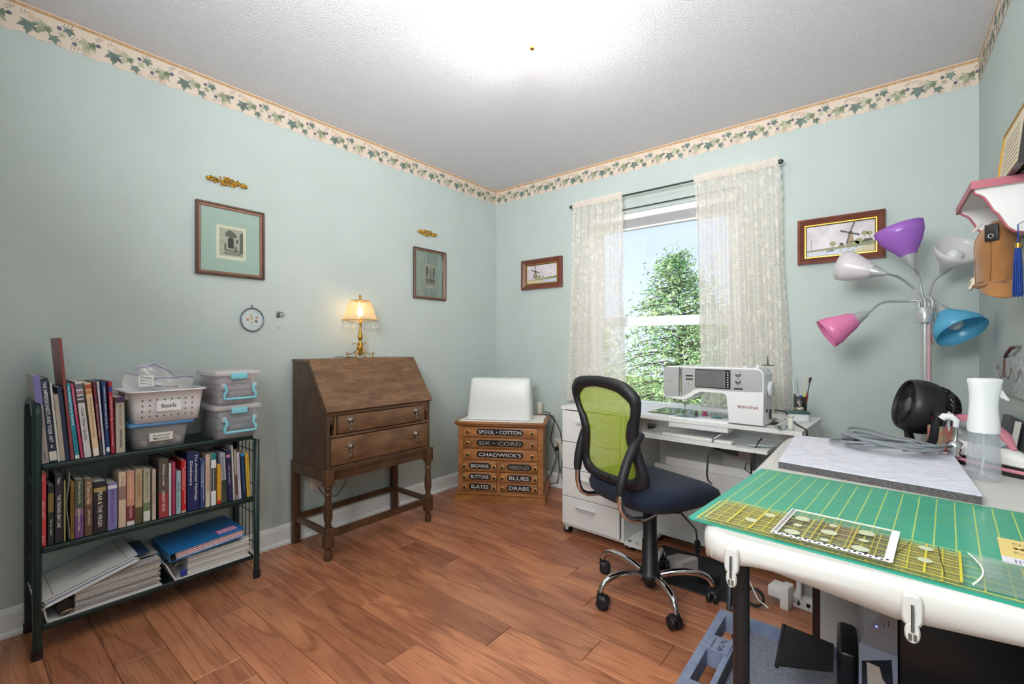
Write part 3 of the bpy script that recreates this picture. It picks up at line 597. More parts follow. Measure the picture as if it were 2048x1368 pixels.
# open-spine white binder, left: pages bulging
t = thing('ring_binder', 'fat white ring binder lying on the left of the bottom shelf, bulging with sheets', 'binder', (0, 0, z3))
b = MB(wbind); b.box(.04, -2.735, 0, .268, -2.437, .003); b.box(.04, -2.775, .0, .268, -2.735, .003); b.add([(.04, -2.775, 0), (.268, -2.775, 0), (.268, -2.782, .05), (.04, -2.782, .05), (.04, -2.772, .003), (.268, -2.772, .003), (.268, -2.779, .05), (.04, -2.779, .05)], [(0, 1, 2, 3), (4, 7, 6, 5), (1, 5, 6, 2), (2, 6, 7, 3), (0, 3, 7, 4)]); b.build('binder_cover', t)
b = MB(); sheets(b, .05, .262, -2.70, -2.445, .004, 34, .0029, ['d8d4ce', 'bfb8b4', 'e4e0d8', 'a59c98', 'd9cbb4', '8b8ba0', 'e6e6e6', 'b39c98'], .008, 3, .0002); b.build('sheets', t)
for y in (-2.728, ):
    b = MB(black); b.layers([[(x, y+.022*cos(a)*(1+.12*sin(a*7)), .035+.030*sin(a)) for a in [2*pi*k/20 for k in range(20)]] for x in (.06, .258)]); b.build('ring_mechanism', t)
b = MB(silver)
for k in range(3): b.tube([(.265, -2.728+.012*cos(a), .010+.012*sin(a)) for a in [pi*q/8 for q in range(9)]], .0022, 5); b.M = b.M @ Tm(0, .006, .001)
b.build('ring_clip', t)
# white closed binder on top, tilted
t = thing('ring_binder', 'thin white binder with red cover lines, sloping on top of the fat white binder', 'binder', (0, -2.795, z3+.052), 0, None, rx=15.5)
b = MB(wbind); b.box(.02, .0, .0, .272, .295, .003); b.box(.02, 0, .027, .272, .295, .030); b.box(.02, -.002, 0, .272, .001, .030); b.build('binder_cover', t)
b = MB(); sheets(b, .03, .267, .02, .285, .0035, 7, .0033, ['eef0f4', 'e4e6ee', '3d4f86', 'eef0f4'], .004, 6); b.build('sheets', t)
MB(ink('9a6a66')).box(.03, .045, .0302, .262, .047, .0306).build('cover_line', t); MB(ink('9a6a66')).box(.03, .262, .0302, .262, .264, .0306).build('cover_line', t)
txt('TEACHING READING STRATEGIES', .10, .006, basis((.20, .15, .0308), (0, 1, 0), (-1, 0, 0)), ink('5b6478'), t); txt('Level One Handbook', .07, .005, basis((.19, .15, .0308), (0, 1, 0), (-1, 0, 0)), ink('5b6478'), t)
txt('2 DAY', .03, .006, basis((.08, .2, .0308), (0, 1, 0), (-1, 0, 0)), ink('7b6a78'), t)
b = MB(silver); b.tube([(.274, .006+.010*cos(a), .014+.009*sin(a)) for a in [2*pi*q/12 for q in range(12)]], .002, 5, closed=True); b.build('ring_clip', t)
# navy + grey pocket folders and teal folders between
for i, (c, y0, y1, dz, rx, lb, nm) in enumerate((('2a3f6c', -2.60, -2.468, .112, 6, 'navy folder edge poking out right of the thin white binder', 'folder'), ('b9b4ae', -2.58, -2.44, .108, 2, 'grey-white folder lying under the navy folder edge', 'folder'), ('3b7f92', -2.62, -2.43, .103, 0, 'teal folder on top of the fat stack of sheets', 'folder'))):
    b = MB(cov(c)); b.box(.05, 0, 0, .225-.01*i, y1-y0, .0024); tag(b.build(nm, None, (0, y0, z3+dz+.004*(2-i)+.003), (rad(rx), 0, 0)), lb, 'folder')
# right hand white binder
t = thing('ring_binder', 'white ring binder with a blue tab lying on the right of the bottom shelf', 'binder', (0, 0, z3))
b = MB(wbind); b.box(.04, -2.394, 0, .272, -2.097, .003); b.add([(.04, -2.394, 0), (.272, -2.394, 0), (.272, -2.425, .075), (.04, -2.425, .075), (.04, -2.390, .003), (.272, -2.390, .003), (.272, -2.421, .076), (.04, -2.421, .076)], [(0, 1, 2, 3), (4, 7, 6, 5), (1, 5, 6, 2), (2, 6, 7, 3), (0, 3, 7, 4)])
b.add([(.0, -2.425, .075), (.272, -2.425, .075), (.18, -2.48, .135), (.0, -2.48, .135)], [(0, 1, 2, 3)]); b.build('binder_cover', t)
b = MB(); sheets(b, .05, .266, -2.345, -2.10, .004, 14, .0056, ['d8d6d0', 'e6e4dc', 'c9c6c0', 'efeee8', 'b4b0ac'], .006, 9, .0001); b.build('sheets', t)
MB(cov('2a3f9c')).rbox(.258, -2.372, .006, .268, -2.350, .034, .003).build('blue_tab', t)
b = MB(silver); b.tube([(.262, -2.375+.022*cos(a), .038+.03*sin(a)) for a in [pi*(.3+q/8) for q in range(9)]], .0022, 5); b.build('ring', t)
# blue binder on top
t = thing('ring_binder', 'bright blue binder with a pink striped sticker, sloping on top of the right-hand white binder', 'binder', (0, -2.412, z3+.087), 0, None, rx=4)
b = MB(bbind); b.box(.03, .0, 0, .285, .29, .003); b.box(.03, 0, .033, .285, .29, .036); b.box(.03, -.002, 0, .285, .001, .036); b.build('binder_cover', t)
b = MB(); sheets(b, .04, .282, .022, .282, .004, 9, .0031, ['eef0f4', 'b6262c', 'f2f2f4', 'eef0f4', 'c4313a', 'f2f2f4'], .005, 12); b.build('sheets', t)
MB(ink('d5399a')).box(.205, .19, .0361, .255, .27, .0365).build('sticker', t)
for x in (.216, .238): MB(ink('ece6e9')).box(x, .195, .0366, x+.012, .268, .0368).build('sticker_line', t); txt('CURRICULUM 2008 MAPS', .06, .006, basis((x+.006, .231, .0370), (0, 1, 0), (-1, 0, 0)), ink('5a5560'), t)
MB(black).cyl((.262, .012, .012), (.284, .012, .012), .009).build('ring_mechanism', t)
# ================================================================ SECRETARY DESK
oak = wood('oak_secretary', '35241a', '805f43', '694c35', 3.4, 1, .38, rnd=False)
oakv = wood('oak_vertical', '2f2119', '604836', '503a2b', 3, 2, .42, rnd=False, cathed=False)
oakd = wood('oak_leg', '281a12', '61432d', '4b3322', 2.5, 2, .35, rnd=False, cathed=False)
sd = thing('secretary_desk', 'dark oak slant-front secretary desk on turned legs against the left wall', 'desk', (0, 0, 0))
for y in (-1.778, -1.110):
    b = MB(oakv)
    b.prism([(.025, .462), (.39, .462), (.39, .762), (.375, .762), (.205, 1.018), (.025, 1.018)], y, y+.016, 'xz'); b.build('side_panel', sd)
b = MB(oak); b.box(.025, -1.784, 1.016, .218, -1.088, 1.030); b.build('top', sd)
MB(oakv).box(.025, -1.762, .462, .033, -1.11, 1.016).build('back_panel', sd)
b = MB(oak); nx, nz = .86, .51
b.layers([[(.2235, y, 1.0315), (.4085, y, .7665), (.3955, y, .7575), (.2095, y, 1.0235)] for y in (-1.786, -1.086)], smooth=False); b.build('slant_lid', sd)
MB(M('keyhole', '2a1c12', .5)).cyl((.237, -1.40, 1.0135), (.2325, -1.40, 1.0105), .005, n=8).build('keyhole', sd)
b = MB(oak); b.box(.345, -1.762, .742, .386, -1.11, .757); b.box(.345, -1.762, .628, .389, -1.11, .640); b.box(.345, -1.762, .462, .386, -1.11, .478); b.box(.36, -1.735, .64, .384, -1.722, .742); b.box(.36, -1.143, .64, .384, -1.130, .742); b.build('carcass_rails', sd)
for y in (-1.762, -1.130): MB(oakd).rbox(.33, y, .695, .391, y+.019, .74, .002).build('lid_support', sd)
pull = M('antique_pewter', '8d8178', .3, 1)
def drawer(y0, y1, z0, z1, hy):
    b = MB(oak); b.rbox(.37, y0, z0, .397, y1, z1, .004); o = b.build('drawer', sd)
    for y in hy:
        zc = (z0+z1)/2+.018; h = MB(pull); h.M = Tm(.397, y, zc) @ R(90, 'Y'); h.lathe([(.021, 0), (.021, .002), (.017, .004), (.012, .003), (.009, .009), (.004, .012)], 16)
        h.M = Tm(.405, y, zc-.006); h.tube([(0, 0, 0), (.001, 0, -.01)], .003, 6); h.sphere((0, 0, -.018), (.004, .009, .010)); h.sphere((0, 0, -.032), (.004, .0075, .007)); h.sphere((0, 0, -.043), (.0035, .010, .010)); h.build('drop_pull', o)
    return o
drawer(-1.717, -1.147, .645, .738, (-1.648, -1.208)); drawer(-1.757, -1.114, .482, .622, (-1.648, -1.208))
# stand
b = MB(oakd)
for x0, y0, x1, y1 in ((.372, -1.752, .396, -1.115), (.02, -1.745, .036, -1.12), (.05, -1.792, .36, -1.774), (.05, -1.095, .36, -1.077)): b.box(x0, y0, .408, x1, y1, .463)
b.box(.372, -1.785, .455, .406, -1.09, .466); b.build('apron', sd)
turn = [(.012, 0), (.018, .004), (.021, .02), (.020, .035), (.012, .058), (.013, .062), (.016, .066), (.013, .072)]
turn2 = [(.014, .168), (.019, .172), (.014, .178), (.019, .184), (.013, .19), (.017, .196), (.021, .215), (.0225, .235), (.0215, .262), (.0165, .31), (.015, .330), (.021, .338), (.021, .343), (.014, .350), (.0165, .362), (.021, .370), (.021, .376), (.015, .384)]
for y in (-1.768, -1.101):
    b = MB(oakd); b.M = Tm(.383, y, 0); b.lathe(turn, 20); b.lathe(turn2, 20); b.rbox(-.0235, -.0235, .071, .0235, .0235, .17, .004); b.rbox(-.0235, -.0235, .383, .0235, .0235, .468, .003); b.build('leg', sd)
    b = MB(oakd); b.rbox(.02, y-.020, 0, .058, y+.020, .466, .003); b.build('leg', sd)
    MB(M('felt_pad', 'e4dfd8', .9)).cyl((.383, y, -.0), (.383, y, .003), .014).build('glide', sd)
b = MB(oakd); b.box(.372, -1.745, .118, .394, -1.124, .150); b.box(.028, -1.75, .130, .046, -1.12, .160)
for y in (-1.768, -1.101): b.box(.055, y-.010, .128, .36, y+.010, .156)
b.build('stretcher', sd)
# ---------------------------------------------------------------- table lamp on the desk
tl = thing('table_lamp', 'small lit brass lamp with a glass bead shade and crystal drops on the secretary desk', 'lamp', (.125, -1.415, 1.0305), 38)
b = MB(brass)
for a in (0, 90, 180, 270):
    b.M = R(a, 'Z'); b.tube([(.012, 0, .07), (.024, 0, .045), (.045, 0, .028), (.07, 0, .022), (.088, 0, .022)], [.003, .003, .0028, .0025, .002], 6)
    b.tube([(.008, 0, .062), (.022, 0, .085), (.036, 0, .092), (.046, 0, .086), (.047, 0, .078)], [.0028, .0028, .0025, .002, .002], 6)
    b.cyl((.078, 0, 0), (.078, 0, .030), .004, .003, 8); b.sphere((.078, 0, .032), .005, 8, 6); b.sphere((.078, 0, .005), .006, 8, 6)
b.M = Matrix(); b.build('feet', tl)
MB(brass).lathe([(.004, .012), (.012, .02), (.009, .03), (.016, .045), (.015, .06), (.018, .07), (.012, .082), (.006, .09), (.009, .098), (.006, .104), (.013, .115), (.015, .125), (.011, .145), (.007, .165), (.005, .185), (.006, .195), (.010, .205), (.012, .222), (.006, .228), (.004, .34), (.003, .345)], 18).build('stem', tl)
MB(brass).lathe([(.056, .346), (.035, .352), (.008, .355), (.008, .355), (.006, .360), (.004, .362), (.009, .368), (.008, .376), (.003, .384), (.001, .386)], 12).build('finial', tl)
sh = lambda z: .056+.020*sin(min(1, (.345-z)/.06)*pi/2)+.030*((.345-z)/.115)**4
bead = veil('glass_beads', 'ffe6c0', .7, .1, tl=.75, gloss=.25)
b = MB(veil('shade_glass', 'ffe6c2', .30, .1, tl=.8, gloss=.2)); b.layers([[(sh(z)*cos(a), sh(z)*sin(a), z) for a in [2*pi*k/32 for k in range(32)]] for z in [.345-.115*j/8 for j in range(9)]], cap=False); b.build('shade', tl)
b = MB(bead)
for j in range(11):
    z = .342-.0105*j; n = 30
    for k in range(n):
        a = 2*pi*(k+.5*(j % 2))/n; r = sh(z)+.0015; b.M = Tm(r*cos(a), r*sin(a), z) @ R(math.degrees(a), 'Z'); b.layers([[(-.001, .0045*sx, .0045*sz) for sx, sz in ((0, 1), (-1, 0), (0, -1), (1, 0))], [(.0028, .0018*sx, .0018*sz) for sx, sz in ((0, 1), (-1, 0), (0, -1), (1, 0))]], smooth=False)
b.M = Matrix(); b.build('beads', tl)['kind'] = 'stuff'
b = MB(brass); b.tube([(.105*cos(2*pi*k/40), .105*sin(2*pi*k/40), .228) for k in range(40)], .0022, 6, closed=True); b.build('lower_rim', tl); b = MB(brass); b.tube([(.056*cos(2*pi*k/30), .056*sin(2*pi*k/30), .346) for k in range(30)], .0025, 6, closed=True)
for k in range(6): a = k*pi/3; b.tube([(0, 0, .346), (.052*cos(a), .052*sin(a), .346)], .0012, 4)
b.build('upper_rim', tl)
cg = veil('crystal', 'f2f6fa', .38, .05, tl=.5, gloss=.45); d0 = None
for k in range(24):
    a = 2*pi*k/24
    if d0 is None:
        b = MB(cg); b.sphere((0, 0, -.008), .0035, 6, 4); b.lathe([(.0008, -.013), (.003, -.024), (.0058, -.040), (.0045, -.048), (.001, -.053)], 6, smooth=False); d0 = b.build('crystal_drop', tl); o = d0
    else: o = d0.copy(); COL.objects.link(o)
    o.location = (.105*cos(a), .105*sin(a), .228); o.rotation_euler = (0, 0, a)
MB(M('bulb_glow', 'ffd9a0', .4, emit=34)).sphere((0, 0, .275), (.016, .016, .024)).build('bulb', tl)
light('POINT', 'table_lamp_bulb', (.125, -1.415, 1.31), 8.0, (1.0, .84, .62), .012)
cd = MB(cord_b); cd.tube([(.12, -1.43, 1.036), (.14, -1.47, 1.0345), (.11, -1.51, 1.0345), (.115, -1.525, 1.040), (.06, -1.53, 1.036), (.0205, -1.52, 1.034), (.012, -1.50, 1.02), (.010, -1.46, .7), (.012, -1.44, .36), (.014, -1.45, .25), (.010, -1.50, .19), (.012, -1.56, .19), (.014, -1.60, .23), (.012, -1.625, .28)], .0022, 6)
tag(cd.build('lamp_cord'), 'thin dark lamp cord running behind the secretary desk to the wall outlet', 'cord')
def outlet(lbl, mtx):
    b = MB(M('almond_plate', 'd9d3c4', .4)); b.M = mtx; b.rbox(-.036, -.058, 0, .036, .058, .006, .002); o = b.build('wall_outlet')
    for s_ in (-1, 1):
        q = MB(M('almond_plate')); q.M = mtx; q.rbox(-.017, s_*.02-.014, .005, .017, s_*.02+.014, .008, .001)
        k = q.build('socket', o); q = MB(bk); q.M = mtx
        for xx in (-.006, .006): q.box(xx-.001, s_*.02-.004, .0075, xx+.001, s_*.02+.005, .0084)
        q.build('slots', k)
    return tag(o, lbl, 'outlet')
outlet('almond wall outlet low on the left wall, seen under the secretary desk', basis((.0005, -1.635, .315), (0, 1, 0), (0, 0, 1)))
outlet('almond wall outlet on the back wall beside the white sewing cabinet', basis((.640, -.0005, .325), (1, 0, 0), (0, 0, 1)))
# ================================================================ SPOOL CABINET
A = 29.8
oc = wood('oak_cabinet', '6b3d1e', 'b37a48', '98602f', 2.0, 0, .4, rnd=False); ocd = wood('oak_cabinet_drawer', '6e3f20', 'b77d4b', 'a06838', 2.4, 0, .4, rnd=True, cathed=False)
sc = thing('spool_cabinet', 'antique oak thread spool cabinet with lettered drawers standing across the corner', 'cabinet', (.242, -.732, 0), A)
b = MB(oc); b.box(0, 0, 0, .643, .42, .050); b.rbox(.006, .006, .050, .637, .42, .064, .005); b.box(.014, .014, .064, .629, .41, .074); b.build('plinth', sc)
b = MB(oc); b.box(.026, .034, .074, .617, .40, .535); b.build('carcass', sc)
b = MB(oc)
for x in (.020, .589):
    b.box(x, .024, .074, x+.034, .06, .535)
    for i in range(7): b.cyl((x+(.0 if x < .1 else .034), .036, .10+.062*i), (x+(.0 if x < .1 else .034), .036, .13+.062*i), .0075, .0045, 8)
b.box(.30, .024, .074, .322, .04, .292)
b.build('pilasters', sc)
b = MB(oc); b.rbox(.008, .006, .535, .635, .41, .548, .005); b.rbox(-.004, -.006, .548, .647, .42, .566, .006); b.build('top_board', sc)
kn = M('knob_cream', 'd9ad6a', .35); kd = M('knob_dark', '2a1a12', .35); plq = M('plaque_black', '1c1614', .35)
def sdrawer(x0, x1, z0, z1, kx, px0, px1, word, fade):
    b = MB(ocd); b.rbox(x0, .018, z0, x1, .034, z1, .003); o = b.build('drawer', sc)
    zc = (z0+z1)/2; h = .044
    p = MB(plq); p.prism(rrect(px0, zc-h/2, px1, zc+h/2, h/2-.001, 6), .0165, .0182, 'xz'); p.build('plaque', o)
    txt(word, (px1-px0)-.030, .026, basis(((px0+px1)/2, .0158, zc), (1, 0, 0), (0, 0, 1)), ink('dcdcd8' if not fade else '9c9892'), o)
    for x in kx:
        k = MB(kn); k.M = Tm(x, .018, zc) @ R(90, 'X'); k.lathe([(.008, 0), (.009, .008), (.015, .014), (.0155, .020), (.012, .025)], 14); k.mat(kd).lathe([(.0098, .0235), (.0095, .0280), (.006, .030)], 14); k.build('knob', o)
rows = [(.460, .527), (.380, .450), (.300, .370), (.216, .288), (.146, .206), (.076, .136)]
for (a, c), w, f in zip(rows[:3], ('SPOOL • COTTON', 'SIX • CORD', "CHADWICK'S"), (0, 1, 0)): sdrawer(.056, .587, a, c, (.095, .552), .155, .488, w, f)
for (a, c), w, v, f in zip(rows[3:], ('BROWNS', 'BUTTONS', 'SLATES'), ('NEEDLES', 'BLUES', 'DRABS'), (0, 0, 0)):
    sdrawer(.056, .298, a, c, (.070, .284), .098, .256, w, f); sdrawer(.324, .587, a, c, (.342, .573), .372, .544, v, v == 'NEEDLES')
# doily
dl = MB(M('doily', 'f0ebe2', .9)); P = []
for i, (x, y) in enumerate(sup(.60, .34, n=96, e=14)):
    k = 1+.012*(1 if i % 2 else -1); P.append((.322+x*k, .182+y*k))
dl.prism(P, .5665, .5685); o = tag(dl.build('doily', None, (.242, -.732, 0), (0, 0, rad(A))), 'white lace doily covering the top of the oak spool cabinet', 'doily')
fr = MB(M('doily')); fr.M = Matrix()
for i in range(40): fr.sphere((.03+.015*i, .008+.003*sin(i*2.2), .569), (.009, .010, .003), 6, 4)
fr.build('scalloped_hem', o)
# white machine cover
wc = thing('sewing_machine_cover', 'plain white hard carrying cover of a sewing machine on the oak spool cabinet', 'cover', (.242, -.732, .572), A)
cw = M('case_white', 'dfe2e1', .35); b = MB(cw); cx, cy = .305, .165
def ringc(w, d, z, dx=0): return [(cx+dx+p[0], cy+p[1], z) for p in sup(w, d, n=48, e=9)]
b.layers([ringc(.47, .20, 0, -.005), ringc(.452, .185, .15), ringc(.435, .165, .275, .005), ringc(.425, .150, .290, .005), ringc(.40, .120, .296, .005)]); b.build('shell', wc)
MB(M('cover_slot', 'b9bcbb', .5)).box(.26, .10, .2935, .31, .12, .2965).build('handle_slot', wc); MB(M('cover_slot')).box(.36, .10, .2935, .40, .12, .2965).build('handle_slot', wc)
txt('Husqvarna   VIKING', .11, .008, basis((cx+.02, .080, .240), (1, 0, 0), (0, .13, 1)), ink('55585a'), wc)
# cords behind
for i, (P, lb) in enumerate((([(.60, -.14, .60), (.62, -.10, .59), (.64, -.06, .52), (.59, -.04, .37), (.66, -.05, .25), (.60, -.05, .10), (.56, -.05, .06), (.60, -.06, .03), (.66, -.05, .05), (.68, -.05, .14), (.655, -.035, .345)], 'black power cord looping down behind the right side of the oak spool cabinet'), ([(.62, -.16, .585), (.66, -.11, .57), (.70, -.07, .45), (.72, -.05, .3), (.70, -.06, .15), (.74, -.08, .03), (.79, -.10, .006), (.86, -.12, .006)], 'black power cord running down to the floor between the spool cabinet and the white cabinet'))):
    tag(MB(cord_b).tube(P, .0035, 6).build('looped_cable'), lb, 'cord')
b = MB(black); b.rbox(.628, -.036, .290, .652, -.008, .318, .004); b.M = Matrix(); tag(b.build('power_plug'), 'black plug in the almond wall outlet beside the white cabinet', 'plug')
b = MB(M('almond_plate')); b.rbox(.505, -.10, .5690, .535, -.06, .66, .004); tag(b.build('wall_adapter'), 'almond plastic adapter standing behind the white machine cover', 'adapter')
# ================================================================ LEFT WALL DECOR
frm = M('frame_walnut', '4a342b', .35, var=('5d4336', 8)); frg = M('frame_inner', '8a6654', .35, .2); mat_ = M('mat_board', 'b4bfb8', .85); prt = M('print_paper', 'e6d9c8', .85)
tone = [M('print_grey%d' % i, c, .9) for i, c in enumerate(('3e3832', '6e665c', '9c9284', 'bdb3a4'))]
def frame(lbl, y0, y1, z0, z1, mw, name='picture_frame'):
    t = thing(name, lbl, 'picture', (0, 0, 0)); b = MB(frm)
    def mould(b, w0, w1, x0, x1):
        for (a, c, d, e) in ((y0+w0, z0+w0, y1-w0, z0+w1), (y0+w0, z1-w1, y1-w0, z1-w0), (y0+w0, z0+w1, y0+w1, z1-w1), (y1-w1, z0+w1, y1-w0, z1-w1)): b.rbox(x0, a, c, x1, d, e, .002, 1)
    mould(b, 0, mw*.5, .001, .022); b.build('outer_moulding', t); b = MB(frg); mould(b, mw*.45, mw, .002, .017); b.build('inner_moulding', t)
    MB(mat_).box(.001, y0+mw, z0+mw, .008, y1-mw, z1-mw).build('mat', t); return t
f1 = frame('larger square frame on the left wall with a small sepia print of an arched doorway', -2.243, -1.926, 1.457, 1.817, .022)
f2 = frame('smaller tall frame near the room corner with a small sepia print of a fountain', -.913, -.606, 1.442, 1.809, .020)
gls = glass('picture_glass', 'fbfffd', .05)
for f, y0, y1, z0, z1 in ((f1, -2.221, -1.948, 1.479, 1.795), (f2, -.893, -.626, 1.462, 1.789)): MB(gls).box(.0105, y0, z0, .0115, y1, z1).build('glazing', f)
def picture(f, y0, y1, z0, z1, kind):
    MB(prt).box(.008, y0, z0, .0084, y1, z1).build('print', f); w, h = y1-y0, z1-z0; r = random.Random(kind*9)
    b = MB(tone[2]); X = .0086
    def F(P, m, k=0): b.mat(tone[m]); b.face([(y0+p[0]*w, z0+p[1]*h) for p in P], 'yz', X+.00015*k)
    F([(.1, .1), (.9, .1), (.9, .92), (.1, .92)], 3)
    for i in range(60):
        x, y = r.uniform(.1, .86), r.uniform(.1, .88); s_ = r.uniform(.015, .05); F([(x, y), (x+s_, y+.01), (x+s_*.8, y+s_*.6), (x, y+s_*.5)], r.choice((2, 1, 2)), 1)
    if kind == 1:
        F([(.38, .34), (.58, .34), (.58, .58)]+[(.48+.1*cos(a), .58+.09*sin(a)) for a in [pi*q/8 for q in range(9)]]+[(.38, .58)], 0, 2)
        F([(.30, .68), (.66, .66), (.70, .74), (.56, .84), (.44, .88), (.30, .80)], 1, 2); F([(.78, .2), (.9, .2), (.9, .86), (.78, .80)], 1, 2); F([(.66, .5), (.72, .5), (.72, .62), (.66, .62)], 0, 3)
        for i in range(5): F([(.22-.02*i+.1, .30-.035*i), (.74+.02*i, .30-.035*i), (.76+.02*i, .286-.035*i), (.20-.02*i+.1, .286-.035*i)], 0, 3)
        F([(.26, .26), (.32, .26), (.32, .46), (.26, .46)], 1, 3); F([(.62, .26), (.68, .26), (.68, .42), (.62, .42)], 1, 3)
    else:
        F([(.10, .5), (.26, .5), (.34, .80), (.22, .92), (.1, .92)], 1, 2); F([(.74, .5), (.9, .5), (.9, .92), (.8, .92), (.72, .76)], 1, 2)
        F([(.14, .64), (.36, .64), (.30, .76), (.24, .84), (.2, .76)], 0, 3); F([(.46, .36), (.55, .36), (.54, .62), (.52, .74), (.50, .80), (.48, .74), (.46, .62)], 0, 3)
        F([(.14, .24), (.86, .24), (.90, .36), (.10, .36)], 1, 3); F([(.10, .35), (.90, .35), (.90, .375), (.10, .375)], 0, 4); F([(.14, .23), (.86, .23), (.86, .245), (.14, .245)], 0, 4); F([(.16, .38), (.3, .38), (.3, .58), (.16, .58)], 2, 2); F([(.7, .38), (.84, .38), (.84, .6), (.7, .6)], 2, 2)
    b.build('print_drawing', f)
picture(f1, -2.152, -2.015, 1.545, 1.715, 1); picture(f2, -.81, -.70, 1.525, 1.70, 2)
gold = M('gold_leaf', 'c79a3e', .3, .9)
def ornament(lbl, yc, zc, L_, seed):
    t = thing('gilt_ornament', lbl, 'ornament', (0, yc, zc)); b = MB(gold); r = random.Random(seed); b.rbox(.001, -L_*.46, -.004, .007, L_*.46, .004, .003)
    for i in range(90):
        u = r.uniform(-1, 1); h = .019*(1-abs(u))**.6+.002; a = r.uniform(0, 360); b.M = Tm(.009+r.uniform(0, .005), u*L_*.46, r.uniform(-h, h)) @ R(a, 'X'); b.sphere((0, 0, 0), (.003, .010, .004), 6, 4)
    b.M = Matrix()
    for s_ in (-1, 1): b.tube([(.005, s_*L_*.40, 0), (.007, s_*L_*.5, .001)], [.005, .0012], 6)
    b.build('leaf_spray', t)
ornament('gold leaf spray ornament above the larger square frame', -2.102, 1.936, .195, 2); ornament('gold leaf spray ornament above the smaller tall frame', -.785, 1.926, .19, 4)
md = thing('wall_medallion', 'round silver rimmed medallion with pressed flowers hanging under the larger frame', 'medallion', (.001, -1.983, 1.243))
b = MB(M('pewter', '8f9296', .3, 1)); b.tube([(.006, .056*cos(2*pi*k/40), .060*sin(2*pi*k/40)) for k in range(40)], .004, 6, closed=True)
for k in range(44): b.sphere((.010, .056*cos(2*pi*k/44), .060*sin(2*pi*k/44)), .0032, 6, 4)
b.tube([(.006, .0035*cos(2*pi*k/12), .066+.005*sin(2*pi*k/12)) for k in range(12)], .0015, 5, closed=True); b.build('rim', md)
MB(M('medal_glass', 'c6d0d2', .2)).prism(ell(0, 0, .054, .058, 32), 0, .003, 'yz').build('disc', md)
b = MB(M('petal_cream', 'efe0d2', .8)); fc = [((0, .006), .011, 'petal_cream'), ((-.022, .0), .008, 'p2'), ((.024, .012), .007, 'p2'), ((0, -.014), .009, 'petal_cream'), ((.02, -.008), .008, 'p3'), ((-.006, .02), .007, 'p4')]
M('p2', 'd8a488', .8); M('p3', '7d9a7c', .8); M('p4', 'd8d3a0', .8)
for (c, r, m_) in fc:
    b.mat(MC[m_])
    for k in range(5): a = 2*pi*k/5; b.prism(ell(c[0]+r*.55*cos(a), c[1]+r*.55*sin(a), r*.5, r*.5, 8), .0031, .0045, 'yz')
b.build('pressed_flowers', md); txt('MOTHER', .03, .005, basis((.0034, 0, -.034), (0, 1, 0), (0, 0, 1)), ink('8a9296'), md); MB(bk).cyl((.0, 0, .074), (.006, 0, .074), .003, n=6).build('nail', md)
hk = thing('adhesive_hook', 'small brushed metal hook on the left wall with a crystal hanging from it', 'hook', (.001, -1.848, 1.28))
b = MB(steel); b.rbox(0, -.012, -.020, .004, .012, .014, .002); b.tube([(.004, .016, .010), (.02, .018, .010), (.024, .020, 0), (.02, .018, -.012), (.006, .016, -.014)], .003, 6); b.build('hook_body', hk)
cs = thing('hanging_crystal', 'tiny clear crystal with a thread hanging from the metal wall hook', 'ornament', (.012, -1.848, 1.225)); MB(cg).sphere((0, 0, -.018), .009, 8, 6).build('crystal', cs); MB(wh).tube([(0, .0, -.008), (0, -.004, .01), (.004, .004, .038)], .0006, 4).build('thread', cs)
